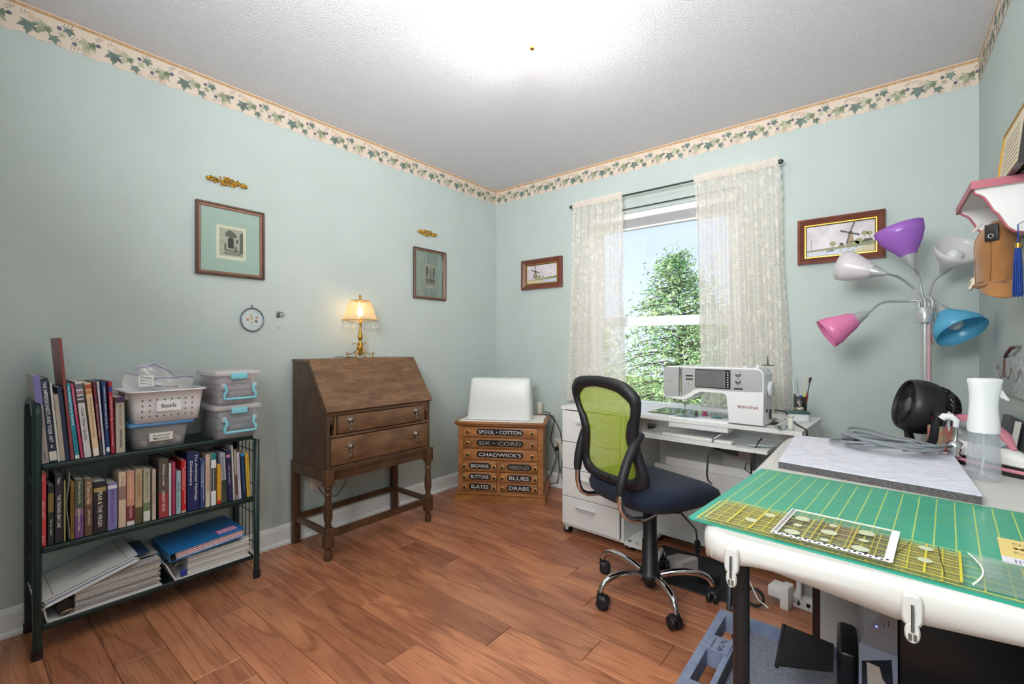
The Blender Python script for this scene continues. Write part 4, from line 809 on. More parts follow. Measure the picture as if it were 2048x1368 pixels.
# ================================================================ DELFT TILE FRAMES ON BACK WALL
mah = wood('mahogany', '3b1a14', '7d4636', '6a382c', 3, 0, .3, rnd=False, cathed=False)
def tile(lbl, x0, x1, z0, z1, mw, big):
    t = thing('tile_picture', lbl, 'picture', (0, 0, 0))
    for i, (w0, w1, d0, d1, m_) in enumerate(((0, .32, .030, .034, mah), (.32, .78, .030, .018, mah), (.78, .9, .022, .022, gold), (.88, 1.0, .012, .012, M('slip', '3a241c', .5)))):
        a0, a1 = mw*w0, mw*w1; b = MB(m_)
        o_ = [(x0+a0, z0+a0), (x1-a0, z0+a0), (x1-a0, z1-a0), (x0+a0, z1-a0)]; q = [(x0+a1, z0+a1), (x1-a1, z0+a1), (x1-a1, z1-a1), (x0+a1, z1-a1)]
        V = [(x, -.001, z) for x, z in o_]+[(x, -d0, z) for x, z in o_]+[(x, -d1, z) for x, z in q]+[(x, -.001, z) for x, z in q]
        b.add(V, [(k+4*j, (k+1) % 4+4*j, (k+1) % 4+4*(j+1), k+4*(j+1)) for j in range(3) for k in range(4)]); b.build(('outer_moulding', 'frame_slope', 'gold_fillet', 'slip')[i], t)
    a = mw; tx0, tx1, tz0, tz1 = x0+a, x1-a, z0+a, z1-a; MB(M('tile_glaze', 'd9d3d6', .18, coat=.5, var=('c3b8be', 14))).box(tx0, -.011, tz0, tx1, -.002, tz1).build('tile', t)
    b = MB(tone[0]); W_, H_ = tx1-tx0, tz1-tz0; cols = {'g': M('t_green', '87885c', .5), 'd': M('t_dark', '4a3f38', .5), 'l': M('t_sand', 'c9bd97', .5), 'b': M('t_blue', 'bcc3d2', .4), 'm': M('t_mill', '9a8466', .5), 't': M('t_tree', '8f9660', .5)}
    def F(P, c, k=0): b.mat(cols[c]); b.face([(tx0+p[0]*W_, tz0+p[1]*H_) for p in P], 'xz', -.0112-.00015*k)
    mx = .66 if big else .30; r = random.Random(3)
    F([(0, 0), (1, 0), (1, .22), (0, .22)], 'b'); F([(0, .20), (.4, .24), (1, .34), (1, .22), (.5, .17), (0, .15)], 'g', 1); F([(.66, .0), (1, .0), (1, .22), (.8, .16), (.7, .08)], 'l', 2) if big else F([(0, 0), (.6, .04), (.55, .14), (0, .2)], 'l', 2)
    for i in range(50):
        x = r.uniform(0, .95); z = r.uniform(.14, .26) if i % 2 else r.uniform(.02, .2); F([(x, z), (x+.03, z+.005), (x+.035, z+.015), (x, z+.012)], r.choice('ggdl' if x > .5 or i % 2 else 'gd'), 3)
    F([(mx-.055, .26), (mx+.055, .26), (mx+.03, .62), (mx-.03, .62)], 'm', 3); F([(mx-.035, .60), (mx+.04, .62), (mx+.025, .70), (mx-.02, .72), (mx-.035, .66)], 'd', 4); F([(mx-.07, .34), (mx+.07, .36), (mx+.068, .39), (mx-.068, .37)], 'd', 4)
    for a_ in ((62 if big else 95), 165, (242 if not big else 250), 345):
        c, s_ = cos(rad(a_)), sin(rad(a_)); k = .42; q = (mx-.01, .66); e = (q[0]+.34*k*c, q[1]+k*s_*.9); nx_, nz_ = -s_*.008, c*.02
        F([(q[0]-nx_, q[1]-nz_), (e[0]-nx_*1.6, e[1]-nz_*1.6), (e[0]+nx_*1.6, e[1]+nz_*1.6), (q[0]+nx_, q[1]+nz_)], 'd', 5)
    for (x, z, s_) in (((.40, .36, .05), (.86, .60, .05), (.93, .58, .04), (.78, .36, .06), (.74, .30, .05)) if big else ((.42, .34, .06), (.55, .34, .03))):
        F(ell(x, z, s_, s_*1.6, 10), 't', 4); F([(x-.004, z-.14), (x+.004, z-.14), (x+.004, z-.05), (x-.004, z-.05)], 'd', 3)
    if big: F([(.82, .30), (.98, .34), (.96, .42), (.86, .42)], 'd', 4); F([(.50, .26), (.57, .27), (.55, .36), (.5, .36)], 'd', 4); F([(.07, .14), (.076, .14), (.076, .56), (.07, .56)], 'd', 4); F([(.3, .10), (.42, .12), (.40, .16), (.31, .14)], 'd', 5)
    b.build('painted_scene', t)
tile('smaller mahogany framed windmill tile left of the window', .294, .681, 1.556, 1.796, .048, 0); tile('larger mahogany framed windmill tile right of the window beside the purple lamp shade', 2.236, 2.615, 1.553, 1.798, .042, 1)
# ================================================================ CEILING LIGHT
cl = thing('ceiling_light', 'lit square frosted glass ceiling light with a brass finial', 'ceiling light', (1.49, -1.505, 2.44), 45+38.8-45)
def gsq(u, v):
    x, y = (u-.5)*2, (v-.5)*2; d = sqrt(x*x+y*y); c = (abs(x)*abs(y))**1.0; k = 38.8
    return (.148*x, .148*y, -.112+.045*(x*x+y*y)*.5+.03*c**2)
b = MB(veil('lamp_glass', 'ffe6a0', .85, .2, tl=.8)); b.M = R(45, 'Z'); b.grid(17, 17, gsq); b.build('glass_shade', cl)
for s_ in (-1, 1): MB(M('bulb_on', 'fff0d8', .4, emit=9)).sphere((s_*.05, 0, -.075), (.026, .02, .02)).build('bulb', cl)
MB(brass).lathe([(.002, -.128), (.010, -.127), (.010, -.118), (.007, -.113)], 14).build('finial', cl); MB(brass).cyl((0, 0, -.11), (0, 0, -.02), .004).build('rod', cl); MB(white).lathe([(.07, -.0), (.07, -.012), (.05, -.02), (.02, -.024)], 24).build('canopy', cl)
# ================================================================ SEWING CABINET (rotated -3.2 deg)
RZ_ = -3.2
cb = thing('sewing_cabinet', 'long white sewing cabinet with four drawers and a lowered machine shelf below the window', 'cabinet', (1.122, -.713, 0), RZ_)
L_ = 1.222; D_ = .50
b = MB(melam)                                            # worktop with machine cut-out
b.box(0, 0, .731, .50, D_, .749); b.box(.50, 0, .731, 1.10, .10, .749); b.box(.50, .33, .731, 1.10, D_, .749); b.box(1.10, 0, .731, L_, D_, .749); b.build('worktop', cb)
b = MB(melam); b.box(.004, .016, .045, .020, D_-.01, .728); b.box(.385, .016, .045, .401, D_-.01, .728); b.box(.020, .016, .045, .385, D_-.01, .062); b.box(.02, D_-.02, .06, .385, D_-.01, .728); b.build('drawer_case', cb)
b = MB(melam); b.box(L_-.02, .0, .06, L_-.004, D_-.01, .728); b.box(.40, D_-.03, .06, L_-.02, D_-.012, .728); b.box(.46, D_-.235, .045, L_-.02, D_-.22, .44); b.box(.401, .225, .62, L_-.02, .24, .728); b.box(.401, .02, .036, .50, D_-.01, .056); b.build('body_panels', cb)
MB(M('shelf_lip', 'e9e9e9', .4)).box(.52, D_-.219, .30, L_-.03, D_-.205, .484).build('storage_ledge', cb)
dz = [(.545, .724), (.388, .541), (.226, .384), (.062, .222)]
for a, c in dz:
    o = MB(melam).rbox(.008, .0, a, .381, .015, c, .0015, 1).build('drawer', cb)
    zc = c-.062 if c-a > .17 else c-.05
    hb = MB(M('handle_white', 'd5d5d5', .35)); hb.box(.112, -.020, zc, .232, .0, zc+.004); hb.box(.112, -.020, zc-.006, .232, -.018, zc+.004); hb.build('handle', o)
for x, y in ((.03, .03), (.42, .06), (.05, .45), (L_-.03, .05), (L_-.03, .44), (.43, .44)):
    k = MB(M('caster_grey', 'b8b6b3', .35)); k.rbox(x-.012, y-.022, .018, x+.012, y+.02, .046, .006); k.mat(black); k.cyl((x-.019, y, .021), (x-.008, y, .021), .021, n=16); k.cyl((x+.008, y, .021), (x+.019, y, .021), .021, n=16); k.build('caster', cb)
b = MB(steel); b.cyl((.425, .035, .056), (.425, .035, .064), .008); b.cyl((.47, .03, .050), (.47, .03, .06), .005); b.build('door_bolts', cb)
b = MB(steel); b.box(.437, .2205, .634, .487, .224, .668); b.mat(bk)
for i in range(7): b.box(.441+.006*i, .2195, .638+.003*(i % 3), .445+.006*i, .2205, .654+.003*(i % 2))
b.build('rating_plate', cb)
# lowered lift platform under the machine
o = MB(melam).box(.50, -.03, .640, 1.10, .27, .655).build('lift_platform', cb)
MB(bk).box(.60, .02, .6551, 1.06, .023, .6557).build('platform_seam', o)
b = MB(M('lift_steel', '6e6d6b', .4, .9)); b.prism([(.68, .64), (.68, .628), (.90, .575), (.935, .575), (.935, .64)], .15, .155, 'xz'); b.box(.68, .15, .625, .94, .30, .64); b.build('lift_bracket', cb)
MB(M('lift_column', 'c9c9c7', .4)).box(.81, .33, .10, .94, .40, .64).build('lift_column', cb)
b = MB(black); b.M = Tm(.845, .148, .605) @ R(90, 'X'); b.lathe([(.012, 0), (.012, .012), (.005, .014)], 6); b.build('knob', cb)
# see-through bed insert
bi = thing('bed_insert', 'clear acrylic insert filling the cut-out around the sewing machine', 'insert', (1.122, -.713, 0), RZ_)
MB(glass('acrylic', 'f2f7f8', .35, .04)).box(.498, .098, .7492, 1.06, .332, .7532).build('acrylic_plate', bi)
# ================================================================ SEWING MACHINE
sm = thing('sewing_machine', 'white and silver computerised sewing machine in the white cabinet before the window', 'sewing machine', (1.742, -.742, .754), RZ_)
sw = M('machine_white', 'e8e9ea', .25, coat=.3); ss = M('machine_silver', 'b0b1b2', .32, .15)
def mach(pts, y0, y1, m_, name, bev=.006):
    bm = bmesh.new(); n = len(pts); v0 = [bm.verts.new((x, y0, z)) for x, z in pts]; v1 = [bm.verts.new((x, y1, z)) for x, z in pts]
    bm.faces.new(v0); bm.faces.new(v1[::-1]); side = []
    for i in range(n): bm.faces.new((v0[(i+1) % n], v0[i], v1[i], v1[(i+1) % n]))
    es = [e for e in bm.edges if abs(e.verts[0].co.y-e.verts[1].co.y) < 1e-6]; bmesh.ops.bevel(bm, geom=es, offset=bev, segments=3, profile=.5, affect='EDGES'); bm.verts.index_update()
    b = MB(m_); b.add([v.co.copy() for v in bm.verts], [[v.index for v in f.verts] for f in bm.faces], False); bm.free(); return b.build(name, sm)
# base/pillar/arm outline (x from left of head, z above table)
body = [(.312, 0), (.455, 0), (.457, .12), (.458, .225), (.448, .245), (.43, .252), (.06, .252), (.02, .249), (.006, .238), (.002, .19), (.010, .092), (.10, .086), (.118, .09), (.150, .108), (.162, .128), (.185, .140), (.285, .140), (.302, .135), (.310, .122)]
mach(body, 0, .155, sw, 'body')
band = [(.004, .125), (.005, .19), (.009, .236), (.02, .246), (.43, .247), (.444, .242), (.453, .226), (.452, .150), (.32, .146), (.19, .150), (.160, .146), (.13, .122), (.10, .105), (.014, .100)]
mach(band, -.0022, .004, ss, 'silver_fascia', .0008)
b = MB(M('slit_dark', '55565a', .3)); b.box(.084, -.0032, .108, .088, -.0021, .248); b.mat(chrome).box(.0895, -.0034, .13, .0935, -.0021, .240); b.mat(M('slit_dark')).box(.096, -.0032, .112, .099, -.0021, .248); b.build('thread_slot', sm)
b = MB(M('screen_bezel', '2c2d30', .2)); b.prism(rrect(.163, .154, .322, .241, .003), -.0040, -.002, 'xz'); o = b.build('screen', sm)
b = MB(M('screen_face', '707173', .15)); b.prism(rrect(.166, .158, .300, .237, .001), -.0045, -.004, 'xz'); b.build('display', o)
b = MB(bk); r = random.Random(1)
for i in range(13):
    z = .163+.0057*i; b.tube([(.168+.0205*k if k < 3 else .168+.0205*k, -.0047, z+.0016*sin(k*.9+i)+.001*k*(.5 if i > 6 else -.4)) for k in range(7)], .0003, 3)
b.tube([(.232, -.0047, .158), (.233, -.0047, .237)], .0004, 3); b.tube([(.236+.014*sin(pi*k/8), -.0047, .160+.0095*k) for k in range(9)], .0005, 3); b.build('screen_lines', o)
b = MB(wh)
for i in range(7): b.box(.308, -.0045, .162+.0108*i, .313, -.0038, .166+.0108*i)
b.build('screen_icons', o)
for z in (.190, .222):
    k = MB(chrome); k.M = Tm(.355, -.002, z) @ R(90, 'X'); k.lathe([(.0125, 0), (.0125, .003), (.0100, .004), (.0095, .013), (.006, .014)], 20); k.build('dial', sm)
b = MB(bk)
for x0, x1, z in ((.118, .152, .207), (.118, .152, .191), (.336, .374, .158)): b.prism(rrect(x0, z-.0035, x1, z+.0035, .001), -.0032, -.002, 'xz')
b.build('button_strips', sm)
b = MB(chrome); b.sphere((.135, -.003, .170), (.007, .002, .004), 8, 6); b.cyl((.125, -.003, .170), (.145, -.003, .171), .0012); b.build('speed_slider', sm)
txt('BERNINA', .085, .0125, basis((.395, -.0008, .078), (1, 0, 0), (0, 0, 1)), ink('8e3b3f'), sm); txt('770 QE', .034, .012, basis((.035, -.0026, .175), (1, 0, 0), (0, 0, 1)), ink('909193'), sm); txt('BERNINA', .03, .004, basis((.035, -.0003, .094), (1, 0, 0), (0, 0, 1)), ink('9c9c9c'), sm)
b = MB(chrome); b.cyl((.090, .06, .088), (.090, .06, .045), .003); b.cyl((.104, .06, .088), (.104, .06, .06), .004); b.rbox(.083, .05, .060, .110, .07, .070, .003); b.cyl((.090, .06, .045), (.090, .06, .012), .001); b.mat(black); b.tube([(.07, .055, .076), (.062, .05, .072), (.06, .05, .062)], .003, 5); b.build('needle_bar', sm)
b = MB(chrome); b.box(.080, .045, .006, .086, .075, .008); b.box(.096, .045, .006, .102, .075, .008); b.tube([(.091+.012*cos(a), .055+.018*sin(a), .007) for a in [2*pi*q/12 for q in range(12)]], .0018, 5, closed=True); b.cyl((.091, .06, .007), (.091, .06, .03), .003); b.build('presser_foot', sm)
b = MB(sw); b.rbox(.03, .0, -.05, .31, .14, .001, .004); b.mat(steel).box(.05, .02, .001, .15, .12, .0016); b.build('free_arm', sm)
b = MB(M('wheel_clear', 'd4d6d8', .2)); b.M = Tm(.458, .085, .160) @ R(90, 'Y'); b.lathe([(.030, 0), (.036, .004), (.036, .014), (.028, .018), (.010, .019)], 24); b.build('handwheel', sm)
b = MB(bk); b.rbox(.456, .05, .055, .460, .058, .07, .001); b.rbox(.4575, .10, .02, .462, .118, .065, .002); b.build('side_switches', sm)
b = MB(M('spool_disc', '3c3e42', .4)); b.M = Tm(.448, .11, .262); b.lathe([(.026, 0), (.026, .003), (.004, .004), (.0015, .045)], 20); b.build('spool_disc', sm)
b = MB(M('wheel_clear')); b.M = Tm(.36, .09, .251); b.lathe([(.012, 0), (.012, .006), (.006, .008)], 14); b.M = Tm(.41, .10, .251); b.lathe([(.008, 0), (.009, .010), (.004, .012)], 14); b.M = Tm(.14, .08, .251); b.lathe([(.012, 0), (.011, .003)], 14); b.build('top_knobs', sm)
tag(MB(wh).tube([(2.20, -.66, .99), (2.215, -.60, .93), (2.225, -.58, .86), (2.23, -.57, .80), (2.26, -.5, .7535)], .0007, 4).build('sewing_thread'), 'loose white thread hanging beside the sewing machine handwheel', 'thread')
# things on the white cabinet
zt = .7497
def wheel(name, lbl, x, y, z, r, h, mt, cat, grp=None):
    t = thing(name, lbl, cat, (x, y, z), 0, grp); b = MB(mt)
    b.lathe([(r*.3, 0), (r, 0), (r, h*.22), (r*.42, h*.24), (r*.42, h*.76), (r, h*.78), (r, h), (r*.3, h)], 20); b.build('spool_body', t); return t
wheel('bobbin', 'dark steel bobbin standing by the machine needle on the clear insert', 1.870, -.618, .7535, .011, .020, M('bobbin_dark', '55504e', .3, .6), 'bobbin')
wheel('bobbin', 'magenta thread bobbin between the dark bobbin and the green disc', 1.900, -.585, .7535, .0145, .018, M('bobbin_pink', 'b83a70', .4), 'bobbin')
t = wheel('thread_disc', 'grey-green spool cap disc lying on the clear insert before the machine pillar', 1.975, -.645, .7535, .030, .008, M('disc_teal', '6f8f90', .35), 'spool cap'); MB(M('disc_teal')).cyl((0, 0, .008), (0, 0, .02), .004).build('pin', t)
t = thing('thread_spool', 'tall clear spool with pale thread at the right end of the white cabinet', 'spool', (2.300, -.765, zt)); MB(M('thread_pale', 'd9dccb', .8)).lathe([(.010, .008), (.010, .05), (.009, .054)], 16).build('thread', t); b = MB(veil('spool_clear', 'e4efe9', .5, .1, tl=.3, gloss=.2)); b.lathe([(.015, 0), (.015, .006), (.008, .008)], 16); b.lathe([(.008, .054), (.015, .058), (.015, .064), (.006, .064)], 16); b.build('spool_ends', t)
for i, (x, y) in enumerate(((2.262, -.745), (2.275, -.765))):
    t = thing('glass_tube', ('left', 'right')[i]+' one of two clear glass tubes lying left of the tall pale thread spool', 'tube', (x, y, zt+.009), 60+10*i); MB(glass('acrylic')).cyl((-.03, 0, 0), (.04, 0, 0), .009, n=14).build('tube_body', t)
# pin holder with brushes
t = thing('tool_holder', 'small dark green magnetic pin dish at the back right of the white cabinet', 'pin dish', (2.285, -.47, zt), 20); b = MB(M('holder_green', '3c5a58', .4)); b.rbox(-.05, -.03, .035, .05, .03, .047, .004); b.mat(melam).rbox(-.045, -.025, 0, .045, .025, .036, .003); b.build('dish_body', t)
b = MB(M('pin_yellow', 'd8d870', .3)); r = random.Random(2)
for i in range(9): b.mat(M(('pin_yellow', 'pin_pink', 'pin_white')[i % 3], ('d8d870', 'c987a8', 'e8e6e0')[i % 3], .3)); x, y = r.uniform(-.042, .03), r.uniform(-.022, .022); b.cyl((x, y, .046), (x, y, .058), .0006, n=4); b.sphere((x, y, .060), .0035, 6, 4)
b.build('pins', t)['kind'] = 'stuff'
cup = thing('glass_cup', 'clear glass cup of brushes at the back right of the white cabinet', 'cup', (2.292, -.40, zt)); MB(glass('acrylic')).lathe([(.026, 0), (.028, .004), (.029, .11), (.027, .11), (.026, .006), (.005, .005)], 20, cap=False).build('cup_body', cup)
for i, (dx, dy, lx, ly, h, c, hc, lb) in enumerate(((-.012, 0, -6, 3, .185, '3a3f46', 'd9d9d9', 'black handled stitch ripper leaning left in the glass cup'), (-.004, .006, -3, 4, .19, 'b6a8c6', '8e9094', 'lilac handled pick in the glass cup'), (.0, -.006, 2, 2, .175, '2a4f9c', 'c8c8c8', 'blue handled awl in the glass cup'), (.006, .004, 5, 3, .195, 'd6c45c', 'e0d9a0', 'yellow handled tool in the glass cup'), (.012, -.004, 9, 1, .20, '8a3327', '3a352f', 'red handled brush with dark bristles leaning right in the glass cup'))):
    t = thing('brush' if i == 4 else 'craft_tool', lb, 'brush' if i == 4 else 'tool', (2.292+dx, -.40+dy, zt+.008), 0, None, rx=-ly*0+2, ry=lx)
    MB(ink(c)).lathe([(.002, 0), (.0045, .02), (.005, h*.5), (.0035, h*.62)], 8).build('handle', t); MB(ink(hc)).lathe([(.0022, h*.62), (.0022, h*.85), (.006 if i == 4 else .002, h*.93), (.005 if i == 4 else .0008, h)], 8).build('tip', t)
tag(MB(M('cord_white', 'e2e4e4', .5)).tube([(2.22, -.55, .79), (2.26, -.50, .757), (2.32, -.56, .7535), (2.34, -.62, .745), (2.36, -.63, .66), (2.38, -.62, .5), (2.40, -.60, .3), (2.37, -.62, .1), (2.33, -.66, .02)], .0028, 6).build('white_cord'), 'white cord hanging over the right end of the white cabinet', 'cord')
tag(MB(cord_b).tube([(2.215, -.60, .81), (2.25, -.56, .80), (2.28, -.54, .756), (2.30, -.60, .753), (2.352, -.72, .75), (2.358, -.74, .70), (2.352, -.73, .60), (2.36, -.72, .4)], .0035, 6).build('machine_cord'), 'black power cord running from the machine side over the cabinet end', 'cord')
# items on the lift platform
t = thing('extension_strip', 'long white embossed accessory strip lying on the lowered machine shelf', 'accessory', (1.74, -.742, .6555), RZ_-2); MB(M('strip_white', 'e0ddda', .4)).rbox(0, 0, 0, .33, .045, .014, .003).build('strip', t); b = MB(M('strip_marks', 'b8b2ae', .5))
for i in range(28): b.box(.012+.011*i, -.0006, .004, .016+.011*i, 0, .010)
b.build('strip_marks', t)
tag(MB(steel).tube([(2.045, -.735, .70), (2.02, -.757, .695), (1.99, -.765, .672), (1.978, -.767, .62), (1.967, -.767, .585), (1.962, -.767, .50), (1.968, -.767, .475), (1.985, -.765, .462)], .0048, 8).build('knee_lifter'), 'bent grey metal knee lifter bar hanging down in front of the machine shelf', 'lifter bar')
t = thing('seam_ripper', 'pale blue hand tool lying at the right of the lowered machine shelf', 'tool', (2.13, -.752, .6575), 5); MB(M('tool_blue', '9fb0b4', .35)).tube([(0, 0, .005), (.03, 0, .006), (.06, .006, .008), (.10, .012, .008)], [.002, .005, .006, .004], 8).build('handle', t)
tag(MB(cord_b).tube([(2.18, -.70, .69), (2.175, -.735, .682), (2.165, -.762, .655), (2.155, -.768, .60), (2.145, -.76, .54), (2.12, -.75, .55), (2.125, -.74, .58), (2.15, -.75, .57), (2.14, -.74, .50), (2.12, -.70, .42)], .003, 6).build('pedal_cord'), 'thin black pedal cord knotted below the right end of the machine shelf', 'cord')
# ================================================================ OFFICE CHAIR
HX, HY = 1.795, -1.035
ch = thing('office_chair', 'armless swivel chair with lime green mesh back, dark blue seat and chrome base', 'chair', (HX, HY, 0), 0)
C_ = bpy.data.objects
TH = 68
bl_ = M('chair_black', '1d1e24', .5, bump=(900, .15, .0005)); nv = M('seat_navy', '101a2e', .85, sheen=.05, var=('16233d', 6), bump=(1400, .4, .001))
for i, a in enumerate((170, 242, 314, 26, 98)):
    q = R(a, 'Z'); b = MB(chrome); b.M = q; b.tube([(.035, 0, .090), (.09, 0, .108), (.15, 0, .118), (.205, 0, .116), (.238, 0, .103), (.256, 0, .083), (.260, 0, .062)], [.013, .0155, .0155, .0145, .013, .012, .0115], 12); b.build('base_arm', ch)
    k = MB(black); k.M = q @ Tm(.262, 0, 0) @ R((35, -50, 10, 70, 20)[i], 'Z')
    k.tube([(0, 0, .068), (0, 0, .05)], .014, 10)
    for s_ in (-1, 1): k.M = q @ Tm(.262, 0, 0) @ R((35, -50, 10, 70, 20)[i], 'Z') @ Tm(-.012, s_*.0135, .026) @ R(90, 'X'); k.lathe([(.018, -.0105), (.0255, -.009), (.026, 0), (.0255, .009), (.018, .0105)], 18)
    k.M = q @ Tm(.262, 0, 0) @ R((35, -50, 10, 70, 20)[i], 'Z'); k.rbox(-.030, -.020, .036, .014, .020, .056, .008); k.build('caster', ch)
b = MB(black); b.lathe([(.02, .035), (.024, .04), (.024, .062), (.046, .07), (.05, .085), (.046, .104), (.036, .112), (.034, .245), (.030, .25), (.030, .425)], 24); b.build('gas_column', ch)
st = MB(nv); st.M = Tm(0, 0, .04) @ R(TH, 'Z')
def sring(w, d, z, dx=0, tilt=0, e=3.2): return [(.01+dx+p[0], p[1], z-(.045*max(0, (p[0]+dx)/.24)**2 if tilt else 0)) for p in sup(w, d, n=44, e=e)]
st.layers([sring(.34, .34, .395), sring(.43, .43, .402, 0), sring(.488, .47, .425, .004), sring(.510, .482, .452, .008, 1), sring(.49, .465, .478, .008, 1), sring(.42, .41, .492, 0, 1), sring(.28, .28, .494, 0, 1), sring(.1, .1, .492, 0, 1)]); st.build('seat', ch)
b = MB(black); b.M = R(TH, 'Z'); b.rbox(-.10, -.08, .405, .10, .08, .438, .01); b.M = R(TH, 'Z') @ Tm(.06, -.09, .412) @ R(90, 'X'); b.lathe([(.03, -.02), (.034, 0), (.03, .02)], 16); b.build('tilt_mechanism', ch)
b = MB(black); b.M = R(TH, 'Z'); b.tube([(.05, -.10, .41), (.05, -.17, .37), (.055, -.20, .345), (.058, -.205, .30)], .004, 8); o = b.build('height_lever', ch)
b = MB(black); b.M = R(TH, 'Z'); b.prism([(.055+p[0], .278+p[1]) for p in sup(.03, .06, n=16, e=3)], -.211, -.203, 'xz'); b.build('lever_tag', ch)
# back: outline in (y,z), surface wraps forward at the sides
def bx(y, z): return -.218-.15*(z-.5)+.42*y*y-.08*max(0, z-.80)
half = [(0, .530), (.10, .530), (.155, .535), (.184, .547), (.197, .572), (.195, .61), (.180, .66), (.168, .71), (.165, .75), (.176, .80), (.193, .85), (.203, .89), (.200, .92), (.174, .945), (.145, .965), (.09, .978), (0, .983)]
def smooth_pts(P, n):
    d = [0]
    for i in range(1, len(P)): d.append(d[-1]+sqrt((P[i][0]-P[i-1][0])**2+(P[i][1]-P[i-1][1])**2))
    out = []
    for k in range(n):
        s_ = d[-1]*k/(n-1); i = max(j for j in range(len(P)) if d[j] <= s_+1e-9); i = min(i, len(P)-2); f = (s_-d[i])/(d[i+1]-d[i]); out.append(tuple(P[i][c]+(P[i+1][c]-P[i][c])*f for c in (0, 1)))
    return out
hp = smooth_pts(half, 33); outl = hp+[(-y, z) for y, z in hp[::-1][1:-1]]
def inn(y, z):
    s_ = 1 if y >= 0 else -1; w = .046 if z < .83 else .038
    return (s_*max(0, abs(y)-w), min(max(z, .565), .945)) if True else 0
inner = []
for y, z in outl:
    yy, zz = inn(y, z); inner.append((yy, .565+(z-.530)*(.940-.565)/(.983-.530)))
Rr = R(TH, 'Z'); b = MB(bl_); b.M = Rr
n = len(outl)
rings = []
rings.append([(bx(y, z)+.012, y, z) for y, z in outl]); rings.append([(bx(y, z)-.010, y*1.0, z) for y, z in outl])
rings.append([(bx((a[0]+c[0])/2, (a[1]+c[1])/2)-.019, (a[0]+c[0])/2, (a[1]+c[1])/2) for a, c in zip(outl, inner)])
rings.append([(bx(y, z)-.008, y, z) for y, z in inner]); rings.append([(bx(y, z)+.010, y, z) for y, z in inner]); rings.append(rings[0])
b.layers(rings, cap=False); b.build('back_frame', ch)
msh = veil('lime_mesh', 'b9cf3e', .90, .6, pattern=('mesh', 380), tl=.45)
b = MB(msh); b.M = Rr; k = 24
def mf(u, v):
    z = .56+(.955-.56)*v; w = max(abs(q[0]) for q in inner if abs(q[1]-z) < .03)+.012 if .58 < z < .93 else .12+.04*(z > .8)
    y = (u*2-1)*w; return (bx(y, z)+.006, y, z)
b.grid(k, k, mf); 
for i, q in list(b.uv.items()): b.uv[i] = (q[0]*.35, q[1]*.4)
b.build('mesh_panel', ch)
# side bars: chrome from under the seat up behind, black sleeve to the frame waist
for s_ in (-1, 1):
    k = .42 if s_ > 0 else 1.12; X = lambda x: -.20+(x+.20)*k if x < -.20 else x
    yy = .195 if s_ > 0 else .178
    b = MB(chrome); b.M = Rr; b.tube([(X(x), s_*(yy-q), z) for x, q, z in ((-.04, .06, .432), (-.14, .03, .426), (-.21, .01, .428), (-.27, 0, .442), (-.305, 0, .468), (-.322, 0, .50), (-.325, 0, .54), (-.322, 0, .565))], .0115, 10); b.build('back_bar', ch)
    b = MB(bl_); b.M = Rr; b.tube([(X(x), s_*(yy-q), z) for x, q, z in ((-.323, 0, .545), (-.322, 0, .57), (-.312, 0, .61), (-.290, .004, .66), (-.258, .01, .71), (-.225, .016, .745), (-.205, .024, .755))], [.0165, .0185, .019, .019, .0185, .017, .014], 12); b.build('arm_sleeve', ch)
# foot pedal, mat and box under the cabinet
t = thing('foot_pedal', 'grey sewing machine foot pedal on the floor behind the chair base', 'pedal', (1.735, -.735, .008), -25); b = MB(M('pedal_grey', 'b9b4b0', .4)); b.prism([(0, 0), (.13, 0), (.13, .055), (.115, .06), (0, .028)], 0, .11, 'yz' if False else 'xz'); b.build('pedal_plate', t); 
tag(MB(M('rubber_mat', '1a1c20', .6)).rbox(1.66, -.90, .0, 2.08, -.52, .007, .003).build('floor_mat'), 'black rubber mat on the floor under the sewing cabinet', 'mat')
t = thing('foot_pedal', 'black foot pedal on the rubber mat right of the grey pedal', 'pedal', (1.93, -.80, .008), 10); MB(black).prism([(0, 0), (.09, 0), (.09, .04), (0, .018)], 0, .07, 'xz').build('pedal_plate', t)
# ================================================================ FOLDING TABLE
tp = M('table_plastic', 'd2d0cb', .5, bump=(300, .2, .001)); ft = thing('folding_table', 'white plastic folding table with black legs along the right wall', 'table', (0, 0, 0))
X0, X1, Y0, Y1 = 2.297, 2.93, -2.067, -.815
cx, cy = (X0+X1)/2, (Y0+Y1)/2
def tr(k, z, e=9, n=64): return [(cx+p[0], cy+p[1], z) for p in sup(X1-X0-2*k, Y1-Y0-2*k, n=n, e=e)]
def low(pts):
    out = []
    for x, y, z in pts:
        if y < Y0+.03:
            K = ((2.30, .004), (2.32, .006), (2.37, .008), (2.41, .017), (2.46, .019), (2.52, .014), (2.55, .004), (2.575, -.004), (2.70, 0), (2.735, .004), (2.76, .012), (2.94, .014))
            for (a, p), (c, q) in zip(K, K[1:]):
                if a <= x <= c: z += p+(q-p)*(x-a)/(c-a)
        out.append((x, y, z))
    return out
b = MB(tp); n_ = 240
b.layers([low(tr(.014, .684, 12, n_)), low(tr(.002, .682, 12, n_)), tr(0, .712, 12, n_), tr(.001, .726, 12, n_), tr(.006, .736, 12, n_), tr(.016, .740, 12, n_)]); b.build('tabletop', ft)
for x, y in ((2.372, -1.985), (2.868, -1.985), (2.448, -.872), (2.868, -.872)): MB(black).cyl((x, y, 0), (x, y, .69), .0155, n=14).build('leg', ft)
for x, y in ((2.372, -1.985), (2.448, -.872)): MB(black).cyl((x, y, .10), (2.868, y, .10), .011).build('cross_bar', ft)
